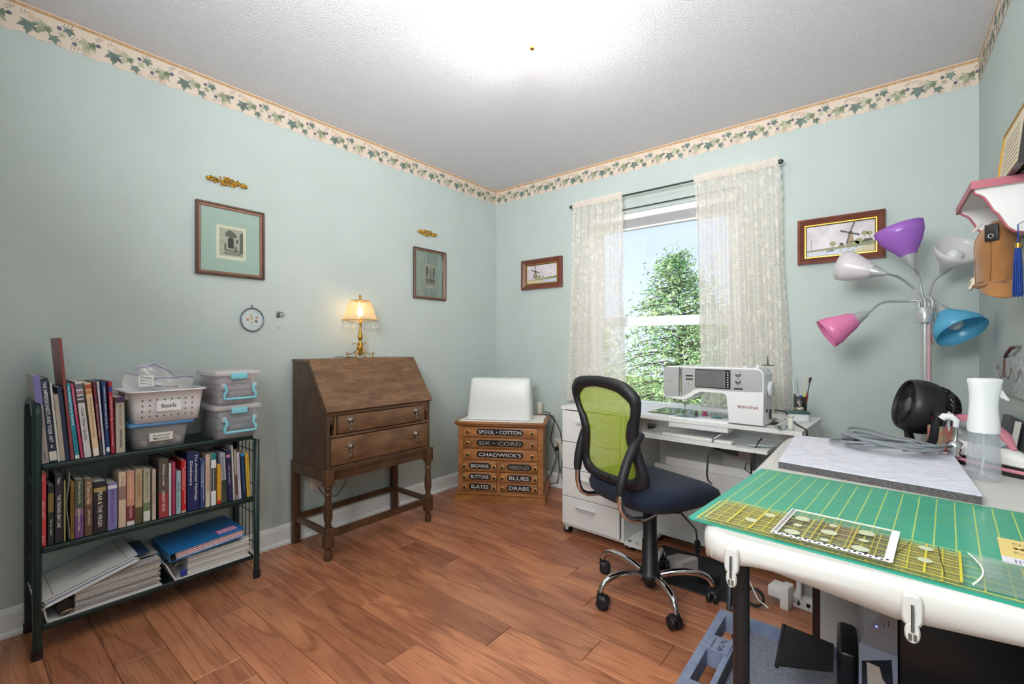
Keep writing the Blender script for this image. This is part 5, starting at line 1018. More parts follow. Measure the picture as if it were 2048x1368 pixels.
b = MB(M('brace_dark', '20242c', .4)); b.box(2.340, -1.90, .60, 2.346, -1.88, .70); b.tube([(2.343, -1.90, .70), (2.345, -1.96, .60), (2.347, -1.975, .555)], .006, 8); b.mat(steel).tube([(2.352, -1.975, .565), (2.366, -1.98, .54)], .003, 6); b.build('leg_brace', ft)
for x in (2.374, 2.632):
    t = thing('tablecloth_clip', 'white plastic hook with a metal bar stuck on the table edge %s' % ('above the leg' if x < 2.5 else 'before the dark printer'), 'clip', (x, Y0, .703)); w = .0125
    b = MB(tp); b.layers([[(p[0]*k, -.001-d, .0+p[1]*k2) for p in [(q[0], q[1]) for q in sup(.026, .050, n=20, e=4)]] for k, k2, d in ((1, 1, 0), (1, 1, .004), (.8, .85, .007))]); b.build('backplate', t)
    b = MB(tp); b.layers([[(p[0], -.006-d, -.034+p[1]) for p in sup(.019-d, .032-d, n=18, e=2.4)] for d in (0, .004)]); b.build('hook_tip', t)
    b = MB(steel); b.tube([(0, -.009, .010), (0, -.012, -.004), (0, -.013, -.030)], .0022, 6); b.box(-.005, -.0125, -.044, -.001, -.010, -.034); b.box(.001, -.0125, -.044, .005, -.010, -.034); b.build('metal_bar', t)
# ---------------------------------------------------------------- cutting mat
cm = thing('cutting_mat', 'green self-healing cutting mat with yellow grid overhanging the white folding table', 'cutting mat', (2.272, -2.013, .7405), -4.8)
MW, MD = .655, .537; mg = M('mat_green', '24a287', .35, coat=.12)
MB(mg).prism(rrect(0, 0, MW, MD, .012), 0, .0025).build('mat_slab', cm)
yl_ = M('mat_yellow', 'b9cc6a', .5); b = MB(yl_)
def ln(b, x0, y0, x1, y1, w, z):
    d = Vector((x1-x0, y1-y0)).normalized(); nx_, ny_ = -d.y*w/2, d.x*w/2; b.face([(x0+nx_, y0+ny_), (x0-nx_, y0-ny_), (x1-nx_, y1-ny_), (x1+nx_, y1+ny_)], 'xy', z)
for i in range(22): ln(b, .022+.0302*i, .015, .022+.0302*i, MD-.015, .0022, .00262)
for i in range(40): y = .015+.0139*i; ln(b, .015, y, MW-.01, y, .0006 if i % 2 else .0012, .00264)
for i in range(90): x = .022+.007*i; ln(b, x, MD-.015, x, MD-.010, .0006, .00266)
ln(b, .03, MD-.03, .60, .05, .0008, .0027); ln(b, .05, .05, .55, MD-.03, .0008, .0027); ln(b, .03, .30, .63, MD-.10, .0008, .0027); ln(b, .03, MD-.12, .63, .30, .0008, .0027)
b.build('grid_lines', cm)
for i in range(1, 20): txt(str(20-i), .009, .008, basis((.022+.0302*i, MD-.022, .0028), (1, 0, 0), (0, 1, 0)), yl_, cm, 'numeral', True)
# ---------------------------------------------------------------- rulers
ry = M('ruler_yellow', 'd6cc36', .35); acr = veil('ruler_acrylic', 'd8e6dc', .10, .03, tl=.3, gloss=.5); ryt = veil('ruler_tint', 'e6dd60', .40, .1, tl=.4, gloss=.12)
def ruler(lbl, x0, y0, z, W_, D_, rz, lines, tint=None, holes=(), name='quilting_ruler', lm=None):
    t = thing(name, lbl, 'ruler', (x0, y0, z), rz); MB(acr).prism(rrect(0, 0, W_, D_, .004, 2), 0, .003).build('acrylic_sheet', t); lm = lm or ry; b = MB(lm)
    nx_, ny_ = lines
    for i in range(nx_+1): ln(b, .004+(W_-.008)*i/nx_, .003, .004+(W_-.008)*i/nx_, D_-.003, .0032 if i % 2 == 0 else .0014, .00315)
    for i in range(ny_+1): ln(b, .003, .004+(D_-.008)*i/ny_, W_-.003, .004+(D_-.008)*i/ny_, .0028 if i % 2 == 0 else .0012, .00325)
    b.build('ruled_lines', t)
    if tint:
        b = MB(tint)
        for (a, c, d, e) in [(.004, .004, W_-.004, D_-.004)]: b.prism(rrect(a, c, d, e, .003, 2), -.0004, -.0001)
        b.build('tinted_backing', t)
    if holes:
        for (hx, hy, hr) in holes: MB(M('ruler_hole', 'c9cfae', .4)).prism(ell(hx, hy, hr, hr, 20), .0033, .0036).build('white_disc', t)
    return t
r1 = ruler('long clear yellow-lined ruler lying lowest along the near edge of the green mat', 2.288, -2.014, .7442, .62, .150, -4.7, (13, 6), None)
r2_ = ruler('yellow-tinted ruler with white discs lying under the small square ruler', 2.303, -2.009, .7482, .392, .150, -4.7, (18, 10), ryt, ((.10, .105, .011), (.08, .05, .011), (.345, .12, .010), (.345, .06, .010)))
b = MB(bk); b.tube([(.125, .05, .0036), (.13, .065, .0036), (.14, .07, .0036), (.142, .088, .0036), (.15, .092, .0036)], .0016, 4); b.tube([(.30, .01, .0036), (.325, .145, .0036)], .0006, 4); b.tube([(.37, .01, .0036), (.36, .145, .0036)], .0006, 4); b.build('printed_marks', r2_)
hs = [(.03+.052*i, .03+.045*j, .0075 if (i+j) % 2 else .013) for i in range(3) for j in range(3)]
r3 = ruler('small clear square ruler with a black and white checked edge atop the yellow rulers', 2.430, -2.020, .7518, .180, .165, -4.7, (6, 6), None, hs, lm=M('ruler_olive', 'b9a94a', .4))
b = MB(wh); b.prism(rrect(.0, .0, .18, .012, .001, 1), .0032, .0036); b.prism(rrect(.0, .012, .010, .172, .001, 1), .0032, .0036); b.prism(rrect(.168, .012, .18, .172, .001, 1), .0032, .0036); b.prism(rrect(.010, .165, .168, .172, .001, 1), .0032, .0036); b.build('white_border', r3)
b = MB(bk)
for i in range(24): b.box(.003+.0073*i, .001+(.005 if i % 2 else 0), .0036, .0066+.0073*i, .006+(.005 if i % 2 else 0), .0039)
for i in range(28): b.box(.002, .014+.0056*i, .0036, .008, .0165+.0056*i, .0039)
b.build('checked_edge', r3)
t = thing('arc_template', 'clear curved-edge template lying on the long ruler near the yellow tag', 'template', (2.702, -2.045, .7482), -4); P = [(.0+.014*sin(pi*k/10), .01+.14*k/10) for k in range(11)]+[(.11, .15), (.11, .01)]
MB(veil('template', 'c3dccf', .30, .05, tl=.3, gloss=.4)).prism(P, 0, .003).build('template_sheet', t); MB(wh).tube([(p[0], p[1], .0028) for p in P[:11]], .0014, 5).build('bright_edge', t)
t = thing('paper_tag', 'yellow printed paper tag on the green mat at the right edge of the picture', 'tag', (2.755, -1.885, .7442), -5); MB(M('tag_yellow', 'e6cd82', .7)).box(0, .035, 0, .14, .14, .0006).build('tag_sheet', t); MB(M('tag_white', 'e4e2ea', .7)).box(0, 0, 0, .14, .035, .0006).build('tag_foot', t); b = MB(M('barcode', '8f8aa8', .7))
for i in range(20): b.box(.015+.005*i, .008, .0006, .0175+.005*i, .027, .0009)
b.build('barcode', t)
for i, s_ in enumerate(('Quilt', 'Mat', 'Rotary')): txt(s_, .035, .014, basis((.035+.0*i, .115-.026*i, .001), (1, 0, 0), (0, 1, 0)), ink('a58f55'), t)
# ---------------------------------------------------------------- felt pressing mat
ff = M('felt_top', 'ececf6', .95, var=('cfd0dc', 60, (.5, 2.5, 1)), bump=(500, .6, .002)); fe = M('felt_edge', '6f6a6c', .95, var=('4e4a4c', 200), bump=(700, .6, .002))
fp = [(2.355, -1.432), (2.778, -1.500), (2.774, -.955), (2.338, -.945)]
t = thing('felt_mat', 'thick grey felt pressing mat lying on the folding table behind the green mat', 'felt mat', (0, 0, .7405)); b = MB(fe); b.prism(fp, 0, .0195); b.build('felt_core', t); b = MB(ff); b.prism(fp, .0195, .0225); b.build('felt_surface', t)
# ---------------------------------------------------------------- iron with coiled cord
pk = M('iron_pink', 'd98a9c', .3); ig = M('iron_grey', 'a7b2b2', .3); iw = M('iron_white', 'e9e9e6', .25)
ir = thing('steam_iron', 'pink, grey and white steam iron resting on its pad behind the spray bottle', 'iron', (2.800, -.915, .765), -62)
def tear(L0, L1, w, z, n=32):
    out = []
    for i in range(n):
        a = 2*pi*i/n; c = cos(a); s_ = sin(a); x = (L1 if c > 0 else L0)*abs(c)**.9*(1 if c > 0 else -1); y = w*(abs(s_)**.9)*(1 if s_ > 0 else -1)*(1-.45*max(0, c)**1.2); out.append((x+.09, y, z))
    return out
b = MB(steel); b.layers([tear(.085, .175, .052, 0), tear(.085, .175, .052, .004)]); b.build('soleplate', ir)
b = MB(iw); b.layers([tear(.088, .17, .053, .005), tear(.095, .165, .056, .02), tear(.10, .14, .054, .036), tear(.10, .10, .046, .046)]); b.build('water_tank', ir)
b = MB(ig); b.layers([tear(.095, .10, .040, .044), tear(.09, .08, .034, .055), tear(.06, .07, .024, .06)]); b.tube([(-.0, 0, .045), (-.004, 0, .07), (.0, 0, .085)], [.034, .024, .026], 16); b.tube([(.175, 0, .045), (.15, 0, .068), (.11, 0, .088), (.06, 0, .094), (.0, 0, .088)], [.02, .022, .020, .018, .020], 14); b.build('handle', ir)
b = MB(pk); b.tube([(.20, 0, .045), (.165, 0, .076), (.115, 0, .101), (.06, 0, .108), (.02, 0, .103), (-.015, 0, .096), (-.025, 0, .09)], [.006, .016, .017, .016, .019, .022, .016], 14); b.build('grip_cover', ir)
b = MB(M('strain_grey', '9a9ca2', .5)); b.tube([(-.035, .0, .050), (-.06, .004, .046), (-.095, .012, .042)], [.010, .0075, .0065], 10)
for i in range(4): b.tube([(-.055-.010*i, .003+.002*i, .0462-.001*i), (-.058-.010*i, .0035+.002*i, .0459-.001*i)], .0092, 10)
b.build('strain_relief', ir)
Ci = ir.matrix_basis.copy(); inv = (Tm(2.800, -.915, .765) @ R(-62, 'Z')).inverted()
P = [inv @ Vector(p) for p in ((2.762, -.832, .807), (2.745, -.845, .80), (2.735, -.90, .785), (2.735, -.96, .772))]
r = random.Random(4)
for k in range(150):
    a = 2*pi*k/24-.3; lp = k/24; f = .94+.05*sin(lp*5.1)+.03*sin(a*3+lp); wx = .022*sin(lp*3.3); P.append(inv @ Vector((2.610+wx+.125*f*cos(a-.9)*(1+.1*sin(lp)), -1.06+.015*cos(lp*2.2)+.095*f*sin(a-.9), .7685+.0052*lp+.020*max(0, sin(a+1+lp*.6)))))
b = MB(cord_g); b.tube(P, .0042, 7); b.build('coiled_cord', ir); q = inv @ Vector((2.53, -.99, .775)); b = MB(black); b.rbox(q.x-.02, q.y-.012, q.z-.009, q.x+.02, q.y+.012, q.z+.012, .004); b.build('cord_plug', ir)
t = thing('iron_rest', 'pink edged black rest pad under the steam iron', 'iron rest', (2.800, -.915, .7405), -62)
b = MB(black); b.layers([tear(.125, .18, .064, 0), tear(.125, .18, .064, .012)]); b.build('pad', t); b = MB(pk); b.tube([(x, y, .016) for x, y, z in tear(.122, .175, .062, 0)], .0055, 8, closed=True); b.build('pink_rim', t); MB(black).prism([(x, y) for x, y, z in tear(.10, .15, .05, 0)], .012, .0235).build('rest_ribs', t)
# ---------------------------------------------------------------- spray bottle
sb = thing('spray_bottle', 'clear spray bottle with a tall white trigger head standing on the folding table', 'spray bottle', (2.815, -1.215, .7405), 20); sb.scale = (.76, .76, .985)
b = MB(veil('bottle_clear', 'e6ecf4', .26, .05, tl=.5, gloss=.3)); b.lathe([(.030, .001), (.044, .003), (.0465, .012), (.0455, .06), (.043, .10), (.0405, .135)], 36, cap=False); b.lathe([(.040, .008), (.0435, .012), (.043, .06), (.040, .10), (.0385, .134)], 36, cap=False); b.build('bottle', sb)
b = MB(M('head_white', 'f0f0f2', .35)); k = lambda w, d, z, dx=0: [(dx+p[0], p[1], z) for p in sup(w, d, n=36, e=2.3)]
b.layers([k(.083, .083, .133), k(.084, .083, .15), k(.077, .074, .185), k(.074, .070, .205), k(.078, .066, .235, .002), k(.092, .062, .265, .004), k(.098, .060, .277, .004), k(.094, .056, .282, .004), k(.06, .03, .2835, .004)]); b.build('spray_head', sb)
b = MB(M('head_white')); b.prism([(.036, .262), (.048, .250), (.066, .226), (.064, .222), (.052, .228), (.040, .232), (.034, .236)], -.012, .012, 'xz'); b.build('trigger', sb)
MB(M('tube_white', 'dfe3ea', .5)).tube([(0, 0, .13), (.003, 0, .07), (-.006, .003, .012)], .003, 6).build('dip_tube', sb); MB(bk).sphere((-.004, -.02, .012), .002, 6, 4).build('ball', sb)
# ---------------------------------------------------------------- desk fan
fn_ = thing('desk_fan', 'black air circulator fan tilted upward on the folding table', 'fan', (2.702, -.868, .7405), 0)
bfk = M('fan_black', '1b1a1c', .42); Rv = Vector((.7793, .6266, 0)); Fv = Vector((-.6266, .7793, 0)); ax = (-.95*Rv+.38*Fv+Vector((0, 0, .25))).normalized()
ctr = Vector((.012, .0, .150)); Mx = basis(ctr, ax.cross(Vector((0, 0, 1))).cross(ax)*-1, ax.cross(Vector((0, 0, 1)))); Zc = ax
up_ = (Vector((0, 0, 1))-ax*ax.z).normalized(); sd_ = up_.cross(ax); Mx = Matrix((sd_, up_, ax)).transposed().to_4x4(); Mx.translation = ctr
b = MB(bfk); b.M = Mx; b.lathe([(.060, -.045), (.078, -.030), (.090, -.010), (.094, .015), (.092, .04), (.087, .058), (.082, .062), (.079, .056), (.080, .0), (.06, -.03)], 40, cap=False); b.build('drum', fn_)
b = MB(M('fan_grey', '55565a', .4)); b.M = Mx; b.lathe([(.002, .050), (.026, .049), (.028, .044), (.024, .038)], 24); b.build('grille_hub', fn_)
b = MB(bfk); b.M = Mx
for i in range(32):
    a = 2*pi*i/32; P = []
    for q in range(7): rr = .026+.056*q/6; a2 = a+.55*q/6; P.append((rr*cos(a2), rr*sin(a2), .046+.010*sin(pi*q/6)))
    b.tube(P, .0012, 4)
b.build('front_grille', fn_)['kind'] = 'stuff'
b = MB(M('fan_blade', '2a2b2e', .35)); b.M = Mx
for i in range(5):
    a = 2*pi*i/5; b.grid(6, 5, lambda u, v: ((.018+.056*u)*cos(a+v*.95), (.018+.056*u)*sin(a+v*.95), .010+.018*v))
b.build('blades', fn_)
b = MB(bfk); b.M = Mx
for i in range(26):
    a = 2*pi*i/26; b.tube([(.084*cos(a), .084*sin(a), -.022), (.078*cos(a), .078*sin(a), -.046), (.062*cos(a), .062*sin(a), -.070), (.036*cos(a), .036*sin(a), -.084), (.014*cos(a), .014*sin(a), -.088)], .0026, 5)
b.lathe([(.002, -.093), (.018, -.092), (.024, -.082), (.028, -.03)], 18); b.tube([(.079*cos(2*pi*q/30), .079*sin(2*pi*q/30), -.044) for q in range(30)], .003, 5, closed=True); b.build('rear_grille', fn_)
b = MB(bfk); b.layers([[(p[0], p[1], z) for p in sup(w, w*.86, n=28, e=2.6)] for w, z in ((.15, 0), (.15, .010), (.13, .018))])
for s_ in (-1, 1):
    top_ = ctr+sd_*(s_*.099); b.tube([Vector((sd_.x*s_*.070, sd_.y*s_*.070, .010)), Vector((sd_.x*s_*.098, sd_.y*s_*.098, .06)), top_+Vector((0, 0, -.0))], [.016, .013, .012], 10); b.cyl(top_-sd_*s_*.008, top_+sd_*s_*.008, .019, n=18)
b.build('stand', fn_)
# ---------------------------------------------------------------- pen tin
tn = thing('pencil_tin', 'red and green patterned tin of pens and scissors between the fan and the iron', 'tin', (2.752, -.985+.045, .7405), 50)
b = MB(M('tin_red', 'c25a5c', .4, var=('8fa07a', 30))); b.box(-.028, -.022, 0, -.0265, .022, .105); b.box(.0265, -.022, 0, .028, .022, .105); b.box(-.028, -.0225, 0, .028, -.021, .105); b.box(-.028, .021, 0, .028, .0225, .105); b.box(-.027, -.021, 0, .027, .021, .002); b.build('tin_walls', tn)
for i, (dx, dy, rx, ry_, h, c, nm, lb) in enumerate(((-.012, -.006, 8, -10, .135, 'c81f28', 'marker', 'red marker pen in the patterned tin by the fan'), (.004, .008, -4, 3, .16, '4a86c8', 'marker', 'light blue marker pen in the patterned tin by the fan'), (-.002, -.010, 12, 4, .14, '22252c', 'pen', 'black pen in the patterned tin by the fan'), (.014, .0, -8, 10, .145, '2a2d33', 'pen', 'dark grey pen leaning right in the patterned tin'), (.012, -.01, 6, 6, .15, 'd9d9d9', 'pen', 'silver pen in the patterned tin by the fan'))):
    t = thing(nm, lb, 'pen', (2.752+dx*.6, -.94+dy*.6, .7435), 0, None, rx=rx*.6, ry=ry_*.6); MB(ink(c)).lathe([(.002, 0), (.0055, .006), (.006, h*.6), (.0065, h*.62), (.006, h*.96), (.003, h)], 10).build('barrel', t); MB(ink('e8e8e8')).lathe([(.0067, h*.60), (.0067, h*.63)], 10).build('ring', t)
t = thing('magnetic_bowl', 'shiny chrome faucet-like cord holder beside the iron heel', 'holder', (2.778, -1.02, .7635), 0); b = MB(chrome); b.lathe([(.018, 0), (.020, .004), (.016, .012), (.022, .022), (.024, .032), (.018, .042), (.008, .048), (.006, .052), (.006, .095)], 20); b.mat(M('head_white')).tube([(0, 0, .09), (.002, 0, .11), (-.01, .002, .122), (-.026, .004, .12), (-.032, .004, .112)], [.007, .009, .010, .011, .010], 10); b.build('holder_body', t)
tag(MB(M('knob_mint', 'a9c4bd', .35)).sphere((2.840, -.98, .7405+.075), (.02, .02, .075), 14, 12).build('mint_bottle'), 'mint green rounded bottle just behind the spray bottle', 'bottle')
t = thing('leaning_book', 'dark bound book leaning on the right wall behind the iron', 'book', (2.905, -.86, .7405), 0, None, ry=8); MB(cov('3a3440')).rbox(0, -.02, .0, .022, .14, .135, .003).build('cover', t); MB(paper).box(.004, -.0215, .004, .018, .13, .131).build('pages', t)
# ================================================================ FLOOR LAMP
lt = M('lamp_silver', 'b9bcba', .3, .35); lp_ = thing('multi_arm_floor_lamp', 'floor lamp with five goosenecks carrying pink, white, purple, white and blue shades', 'lamp', (2.745, -.35, 0))
MB(lt).lathe([(.14, 0), (.14, .012), (.12, .022), (.02, .03)], 30).build('base', lp_); b = MB(lt); b.cyl((0, 0, .02), (0, 0, 1.215), .0135, n=14); b.mat(M('pole_pink', 'c6a5a8', .4)).cyl((.012, -.012, .03), (.012, -.012, 1.2), .008, n=8); b.build('pole', lp_)
MB(lt).lathe([(.030, 1.205), (.031, 1.208), (.031, 1.268), (.028, 1.272)], 22).build('collar', lp_); b = MB(chrome); b.cyl((.02, -.026, 1.25), (.026, -.036, 1.25), .007); b.cyl((.024, -.034, 1.25), (.024, -.034, 1.16), .0008); b.mat(ink('b04048')).tube([(.024, -.034, 1.16), (.018, -.038, 1.14), (.022, -.036, 1.11)], .0015, 5); b.build('pull_switch', lp_)
CF = Vector((2.593, -3.008, 1.113)); base_ = Vector((2.745, -.35, 0))
def wp3(u, v, d): return CF+Fv*d+Rv*((u-1024)/915*d)+Vector((0, 0, -(v-688.5)/915*d))-base_
arms = (('pink', 'f79ccc', (1733, 627, 1.96), (1652, 668, 2.02), (-.022, -.008), [(1765, 605, 2.0), (1810, 603, 2.01), (1836, 615, 2.0)], .066),
        ('white', 'f3eef0', (1769, 547, 2.0), (1686, 531, 2.14), (-.012, .016), [(1800, 556, 2.03), (1830, 580, 2.03), (1842, 606, 2.02)], .070),
        ('purple', 'bf80e0', (1825, 530, 1.98), (1796, 456, 2.02), (.0, .002), [(1836, 550, 2.0), (1844, 585, 2.0), (1845, 612, 2.0)], .088),
        ('white', 'f3f1f0', (1886, 545, 2.02), (1915, 499, 1.93), (.014, .014), [(1868, 562, 2.03), (1858, 590, 2.02), (1854, 612, 2.0)], .080),
        ('blue', '74d0f2', (1876, 611, 1.96), (1924, 664, 1.86), (.022, -.010), [(1866, 597, 1.97), (1852, 594, 1.98), (1848, 610, 1.99)], .088))
for nm, c, p0, p1, (ox, oy), mid_, rr in arms:
    A0, A1 = wp3(*p0), wp3(*p1); D = (A1-A0).normalized(); q = D.to_track_quat('Z', 'Y').to_matrix().to_4x4(); q.translation = A0
    P = [A0+D*.01, A0-D*.012]+[wp3(*m_) for m_ in mid_]; P[-1].x = ox; P[-1].y = oy; P[-1].z = 1.30; P.append(Vector((ox, oy, 1.255)))
    # smooth the neck
    PP = [Vector(p) for p in P]; out = []
    for i in range(len(PP)-1):
        a, b_, c_, d_ = PP[max(i-1, 0)], PP[i], PP[i+1], PP[min(i+2, len(PP)-1)]
        for k in range(6):
            s_ = k/6; out.append(.5*((2*b_)+(c_-a)*s_+(2*a-5*b_+4*c_-d_)*s_*s_+(3*b_-a-3*c_+d_)*s_**3))
    out.append(PP[-1]); o = MB(lt).tube(out, .0052, 8).build('gooseneck', lp_)
    b = MB(lt); b.M = q; b.lathe([(.008, -.005), (.0125, 0), (.030, .052), (.031, .056)], 20); b.build('socket_cup', o)
    Lb = (A1-A0).length; L0 = .045; H = max(Lb-L0, .09); s_ = M('shade_'+nm+c, c, .38, sheen=0)
    if 'shd' not in MC: MC['shd'] = 1
    s_ = veil('shade_pl_'+nm+c, c, .97, .3, tl=.42, gloss=.05)
    b = MB(s_); b.M = q; prof = [(.028, L0), (.036, L0+H*.12), (rr*.72, L0+H*.42), (rr*.93, L0+H*.72), (rr, L0+H), (rr*.975, L0+H), (rr*.90, L0+H*.72), (rr*.69, L0+H*.42), (.033, L0+H*.13)]
    b.lathe(prof, 36, cap=False); lab(b.build('lamp_shade', lp_), nm+' plastic lamp shade'+(' tilted to the left' if nm == 'white' and p0[0] < 1800 else ' opening up to the right' if nm == 'white' else ''))
    b = MB(M('bulb_off', 'dfe0de', .25)); b.M = q; b.sphere((0, 0, L0+H*.50), (.030, .030, .034), 16, 12); b.cyl((0, 0, L0+.0), (0, 0, L0+H*.3), .014); b.build('bulb', o)
# ================================================================ RIGHT WALL
rose = M('shelf_rose', 'b4606e', .4); shw = M('shelf_white', 'e6e4e3', .4)
ws = thing('wall_shelf', 'white wall shelf with rose-red edges and scalloped brackets on the right wall', 'shelf', (0, 0, 0))
b = MB(shw); b.box(2.806, -1.125, 1.566, 2.950, -.792, 1.584); b.build('shelf_board', ws); b = MB(rose); b.box(2.800, -1.131, 1.565, 2.806, -.786, 1.587); b.box(2.806, -1.131, 1.565, 2.950, -1.125, 1.587); b.box(2.806, -.792, 1.565, 2.950, -.786, 1.587); b.build('edge_trim', ws)
prof = [(2.950, 1.566), (2.810, 1.566), (2.812, 1.556), (2.822, 1.550), (2.832, 1.540), (2.842, 1.520), (2.850, 1.500), (2.860, 1.488), (2.868, 1.470), (2.878, 1.448), (2.892, 1.434), (2.915, 1.428), (2.950, 1.428)]
for y in (-1.105, -.83):
    b = MB(shw); b.prism(prof, y-.008, y+.008, 'xz'); o = b.build('bracket', ws); b = MB(rose); b.tube([(x, y, z) for x, z in prof[1:]], .0055, 6); b.build('bracket_edge', o)
MB(shw).box(2.938, -1.10, 1.46, 2.950, -.83, 1.566).build('back_rail', ws)
dp = thing('framed_certificate', 'certificate in a thin black and gold frame standing on the wall shelf', 'picture', (2.874, -.945, 1.5875), 0, None, ry=6)
b = MB(M('frame_black', '25201e', .35)); b.box(0, -.30, 0, .012, 0, .006); b.box(0, -.30, .166, .012, 0, .172); b.box(0, -.006, .006, .012, 0, .166); b.box(0, -.30, .006, .012, -.294, .166); b.build('frame', dp)
b = MB(gold); b.box(-.001, -.294, .006, .008, -.006, .009); b.box(-.001, -.294, .163, .008, -.006, .166); b.box(-.001, -.013, .006, .008, -.006, .166); b.build('gold_fillet', dp); MB(M('certificate', 'd8cdb4', .7)).box(.003, -.294, .009, .006, -.013, .163).build('sheet', dp)
b = MB(M('cert_ink', '9c9078', .7)); [b.box(.0022, -.25+.003*i, .03+.014*i, .003, -.04-.008*(i % 3), .032+.014*i) for i in range(8)]; b.build('certificate_lines', dp)
dk = thing('dark_frame', 'dark picture frame standing in front of the gold-edged certificate', 'picture', (2.888, -1.09, 1.5875), 8, None, ry=6); MB(M('frame_black')).rbox(0, -.085, 0, .012, 0, .19, .002).build('frame', dk); MB(M('photo_brown', '6b5346', .5)).box(-.001, -.078, .008, 0, -.012, .182).build('photo', dk)
# tan cap hanging from the shelf
cp = thing('suede_cap', 'tan suede cap with round button badges hanging under the wall shelf', 'cap', (2.874, -.968, 1.385), 0)
sue = M('suede_tan', 'b07a42', .85, sheen=.3, var=('8f5f30', 6), bump=(400, .3, .001))
def cring(k, f=1.0, dy=0):
    z = -.085+.19*k; e = (1-max(0, (k-.45)/.55)**2.4)**.5*(.93+.07*k) if k < 1 else 0
    return [((.050*e*f)*cos(a)*(1+.05*sin(a*5+k*6)), (.098*e*f)*sin(a)*(1+.03*sin(a*7-k*9))+dy, z+.004*sin(a*4+k*5)) for a in [2*pi*q/36 for q in range(36)]]
b = MB(sue); b.layers([cring(k/14) for k in range(14)]+[cring(.985)], cap=False); b.add(cring(.985), [list(range(36))]); b.layers([cring(k/14, .94) for k in range(14)]+[cring(.97, .9)], cap=False); b.build('crown', cp)
b = MB(M('suede_seam', '8a5a2c', .8))
for q in (3, 11, 18, 24): b.tube([Vector(cring(k/14, 1.01)[q]) for k in range(14)], .0012, 5)
b.build('seams', cp)
b = MB(M('band_leather', '8c5c3c', .5)); b.tube([(x, y, -.090+.006*sin(y*30)) for x, y, z in cring(0, 1.0)], .006, 8, closed=True); b.build('sweat_band', cp); b = MB(M('lining', 'd8cfc2', .8)); b.layers([cring(0, .93), cring(.12, .93)], cap=False); b.build('lining', cp)
b = MB(sue); b.grid(14, 8, lambda u, v: (.046*cos(pi*(u-1))*1.0*(1-.15*v), -.088*sin(pi*u)-.045*v*sin(pi*u)**.7, -.085-.055*v*sin(pi*u)**.6)); b.build('visor', cp, solid=.003)
b = MB(M('badge', 'e2dccb', .35)); b.M = Tm(-.050, .030, -.078) @ R(-75, 'Y') @ R(10, 'X'); b.lathe([(.002, .006), (.018, .005), (.021, .002), (.021, 0)], 24); b.mat(steel).lathe([(.0225, 0), (.0225, -.002)], 24); b.mat(ink('b8a890')); b.prism(ell(0, 0, .009, .011, 12), .006, .0068); b.build('cream_badge', cp)
b = MB(M('badge2', 'cfd2da', .35)); b.M = Tm(-.040, .03, .092) @ R(-50, 'Y'); b.lathe([(.002, .005), (.020, .004), (.024, .001), (.024, 0)], 24); b.mat(ink('d8b8a0')); b.tube([(.012*cos(a), .012*sin(a), .005) for a in [2*pi*q/12 for q in range(12)]], .003, 5, closed=True); b.build('silver_badge', cp)
b = MB(black); b.M = Tm(-.022, -.088, .055) @ R(58, 'Z'); b.rbox(-.003, -.016, -.02, .004, .016, .030, .002); b.mat(chrome); b.tube([(-.005, .006*cos(a), -.006+.006*sin(a)) for a in [2*pi*q/12 for q in range(12)]], .0014, 5, closed=True); b.build('snap_tab', cp)
ts = thing('tassel', 'dark blue graduation tassel with a gold band hanging under the near shelf bracket', 'tassel', (2.8915, -1.14, 1.415)); b = MB(gold); b.cyl((0, 0, -.035), (0, 0, -.022), .0065); b.build('gold_band', ts); b = MB(M('tassel_blue', '24479a', .8, bump=(900, .5, .001))); b.cyl((0, 0, -.022), (0, 0, .03), .0015, n=6)
for i in range(26):
    a = i*2.4; q = .0085*sqrt(i/26); b.tube([(q*cos(a)*.6, q*sin(a)*.6, -.030), (q*cos(a), q*sin(a), -.08), (q*cos(a)*1.25, q*sin(a)*1.25, -.165-.006*sin(i*3))], .0016, 4)
b.build('threads', ts)
MB(steel).tube([(0, 0, .03), (.02, .01, .045), (.045, .02, .05), (.057, .03, .045)], .0012, 5).build('hanging_cord', ts)
# plaque
pq = thing('metal_plaque', 'pale distressed metal plaque with scroll marks hanging by a red ribbon on the right wall', 'plaque', (2.945, -.48, 1.005)); pm = M('plaque_paint', 'c3cccc', .4, var=('8d8f8c', 45), bump=(60, .2, .001)); MB(pm).rbox(-.003, -.62, -.068, .003, 0, .068, .002).build('panel', pq)
b = MB(M('scroll_brown', '8c7d78', .5))
for k in range(5): y0_ = -.02-.12*k; b.tube([(-.004, y0_-.11*q/12, -.0+.016*cos(2*pi*q/12)) for q in range(13)], .0008, 5); b.tube([(-.004, y0_-.02*cos(a), .012+.016*sin(a)) for a in [pi*q/8 for q in range(9)]], .0012, 5)
b.build('scroll_relief', pq); b = MB(M('rust', '7a4038', .6)); b.box(-.0045, -.155, -.01, -.003, -.125, .055); b.build('rust_stroke', pq)
b = MB(M('ribbon', '6e2f33', .6)); b.tube([(-.004, -.14, .060), (-.010, -.22, .075), (-.010, -.29, .095), (-.004, -.33, .10)], [.003, .006, .006, .004], 6); b.build('ribbon', pq); tag(MB(steel).tube([(2.951, -.82, 1.105), (2.935, -.82, 1.105)], .004, 8).build('wall_nail'), 'metal nail holding the plaque ribbon on the right wall', 'nail')
